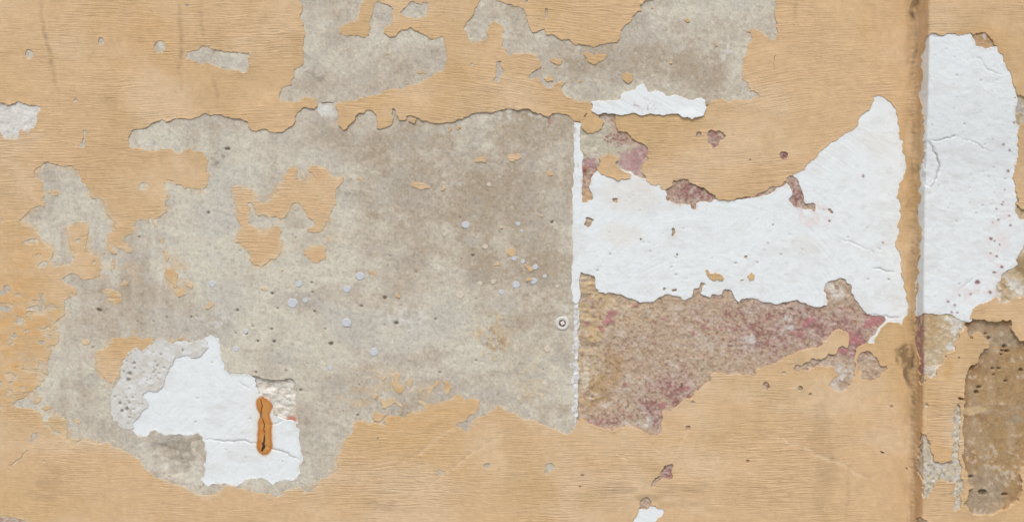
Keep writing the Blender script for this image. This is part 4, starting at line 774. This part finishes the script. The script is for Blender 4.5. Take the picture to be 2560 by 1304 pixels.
# ------------------------------------------------------------------ filled drill holes in the grey render
def on_wall(px, py, h=0.0): return ((px-1280)/1000, -h/1000, (652-py)/1000+CAM_Z)
def h_at(field, px, py):
    j = int(np.argmin(np.abs(PX[NY//2]-px))); i = int(np.argmin(np.abs(rows-py))); return float(field[i, j])
M_PLUG = plain_material('pale_plug', tuple(lin(202, 204, 204)), 0.8, 0, 0.10, 500, 0.0004)
M_PLUGB = plain_material('beige_plug', tuple(lin(214, 200, 178)), 0.85, 0, 0.16, 500, 0.0006)
def disc(name, px, py, r, h, mat, parent, seed, ry=None, ring=True):
    """shallow dished plug with an uneven rim"""
    rg = np.random.RandomState(seed); n = 14; ry = ry or r
    prof = [(1.0, -1.2), (0.95, 0.2), (0.75, 0.15), (0.4, -0.05)]
    co = [];
    k = 1+rg.uniform(-0.14, 0.14, n)
    for a, (q, dz) in enumerate(prof):
        for i in range(n):
            t = 2*math.pi*i/n; co.append(on_wall(px+r*q*k[i]*math.cos(t), py+ry*q*k[i]*math.sin(t), h+dz+rg.uniform(-0.12, 0.12)))
    co.append(on_wall(px, py, h-0.1+rg.uniform(-0.15, 0.2)))
    quads = []; tris = []
    for a in range(len(prof)-1):
        for i in range(n):
            j = (i+1) % n; quads.append((a*n+i, (a+1)*n+i, (a+1)*n+j, a*n+j))
    b = (len(prof)-1)*n
    for i in range(n): tris.append((b+i, len(co)-1, b+(i+1) % n))
    return add_mesh(name, np.array(co), [(np.array(quads), True), (np.array(tris), True)], mat, parent)
GREY_OBJ = max((g for g in grey if g[2] == 0), key=lambda g: g[1])[0]
PLUGS = [(900,690,11,0),(867,723,10,0),(530,709,9,0),(747,709,9,0),(730,757,13,0),(763,750,7,0),(866,807,12,0),(935,879,11,0),(1163,562,10,0),(1222,461,6,1),(1150,737,11,1),(1201,708,6,1),(1233,704,6,1),(1254,729,7,0),
         (1290,711,10,0),(1334,702,9,0),(1285,645,7.5,0),(1307,653,6,0),(1338,667,7.5,0),(826,919,6,0),(590,872,7,0),(1368,872,9,1),(1295,559,6,0),(1304,577,4,0),(1414,698,7,1),(1393,715,5,1),(1213,616,7,1),(1362,690,5,0),(615,828,6,0)]
for n_, (x, y, r, t) in enumerate(PLUGS):
    disc('filled_hole', x, y, r, h_at(h_grey, x, y)+0.45, M_PLUGB if t else M_PLUG, GREY_OBJ, n_, r*0.92)

# ------------------------------------------------------------------ wall anchor: washer with a square nut
def lathe(name, px, py, prof, n, mat, parent, seed=0, wob=0.02, sq=None):
    rg = np.random.RandomState(seed); k = 1+rg.uniform(-wob, wob, n); co = []; f = []
    for (r, h) in prof:
        for i in range(n):
            t = 2*math.pi*i/n+(sq or 0); co.append(on_wall(px+r*k[i]*math.cos(t), py+r*k[i]*math.sin(t), h))
    for a in range(len(prof)-1):
        for i in range(n):
            j = (i+1) % n; f.append((a*n+i, (a+1)*n+i, (a+1)*n+j, a*n+j))
    return add_mesh(name, np.array(co), [(np.array(f), sq is None)], mat, parent)
hz = h_at(h_grey, 1405, 807)
ANCH = thing('wall_anchor', 'round off white washer with square nut fixed to grey render beside white strip', 'wall anchor', None)
M_WASH = plain_material('painted_washer', tuple(lin(216, 213, 202)), 0.7, 0, 0.08, 300, 0.0003)
M_RUSTM = plain_material('rust', tuple(lin(124, 90, 58)), 0.9, 0, 0.4, 600, 0.0005)
M_NUT = plain_material('pale_nut', tuple(lin(228, 226, 222)), 0.5, 0, 0.06, 300, 0.0002)
cx_, cy_ = 1405.5, 807.5
lathe('washer', cx_, cy_, [(17.5, hz-2), (17.2, hz+0.9), (16.2, hz+1.6), (9.4, hz+1.5), (8.6, hz+0.6)], 26, M_WASH, ANCH, 3)
lathe('rust_ring', cx_, cy_, [(8.6, hz+0.9), (7.0, hz+1.0), (4.0, hz+0.2), (0.2, hz-0.2)], 14, M_RUSTM, ANCH, 4, 0.1)
lathe('nut', cx_+0.8, cy_-0.2, [(6.6, hz-1), (6.4, hz+2.2), (5.0, hz+3.2), (0.1, hz+3.4)], 4, M_NUT, ANCH, 5, 0.06, 0.25)

# ------------------------------------------------------------------ rusting iron in the split bulge
M_IRON = plain_material('corroded_iron', tuple(lin(74, 58, 50)), 0.75, 0.3, 0.45, 500, 0.001)
IR = thing('iron_bar', 'dark corroded iron bar end showing in the rust stained crack', 'iron bar', None)
P_ = pts(IRON); cen = P_.mean(0); hi_ = h_at(h_rustw, 660, 1110)
n_ = len(P_); co = [on_wall(*p, hi_-5) for p in P_]+[on_wall(*p, hi_+0.9) for p in P_]+[on_wall(*(cen+(p-cen)*0.55), hi_+2.2) for p in P_]
co.append(on_wall(*cen, hi_+2.6)); qs = []; ts = []
for a in range(2):
    for i in range(n_):
        j = (i+1) % n_; qs.append((a*n_+i, (a+1)*n_+i, (a+1)*n_+j, a*n_+j))
for i in range(n_): ts.append((2*n_+i, 3*n_, 2*n_+(i+1) % n_))
add_mesh('iron_end', np.array(co), [(np.array(qs), False), (np.array(ts), False)], M_IRON, IR)
C_ = jag(pts("Z 380,215 352,300 352,450 375,560 398,640 392,740 405,800 405,880"), 0.05, closed=False, minseg=4, seed=2)
co = []; qs = []
for i, p in enumerate(C_):
    w = 1.3+0.5*math.sin(i*1.7)
    for k in range(6):
        t = 2*math.pi*k/6; co.append(on_wall(p[0]+w*math.cos(t), p[1], hi_-2.4+w*math.sin(t)))
for i in range(len(C_)-1):
    for k in range(6): qs.append((i*6+k, i*6+(k+1) % 6, (i+1)*6+(k+1) % 6, (i+1)*6+k))
add_mesh('iron_shank', np.array(co), [(np.array(qs), True)], M_RUSTM, IR)

# ------------------------------------------------------------------ twigs caught on the paint
M_TWIG = plain_material('twig', tuple(lin(72, 52, 38)), 0.85, 0, 0.3, 900, 0.0003)
def twig(label, a, b, r, h):
    a, b = np.array(a), np.array(b); n = 7; co = []; qs = []
    for i in range(n):
        t = i/(n-1); p = a+(b-a)*t; w = r*(1-0.5*abs(2*t-0.8)); bend = 1.2*math.sin(t*3.0)
        for k in range(6):
            q = 2*math.pi*k/6; d = (b-a)/np.linalg.norm(b-a); nrm = np.array([-d[1], d[0]])
            pp = p+nrm*(w*math.cos(q)+bend*0.6); co.append(on_wall(pp[0], pp[1], h+w*math.sin(q)+0.8))
    for i in range(n-1):
        for k in range(6): qs.append((i*6+k, i*6+(k+1) % 6, (i+1)*6+(k+1) % 6, (i+1)*6+k))
    o = add_mesh('twig', np.array(co), [(np.array(qs), True)], M_TWIG, None); o['label'] = label; o['category'] = 'twig'; o['group'] = 'twigs caught on the ochre paint'
twig('thin dark twig slanting on ochre paint close beside the pilaster corner', (2263.5, 1166), (2278, 1180), 1.5, h_at(h_ochre, 2270, 1173))
twig('short brown twig stuck flat on the open ochre paint left of the pilaster', (2200, 1126), (2210, 1130), 1.5, h_at(h_ochre, 2205, 1128))
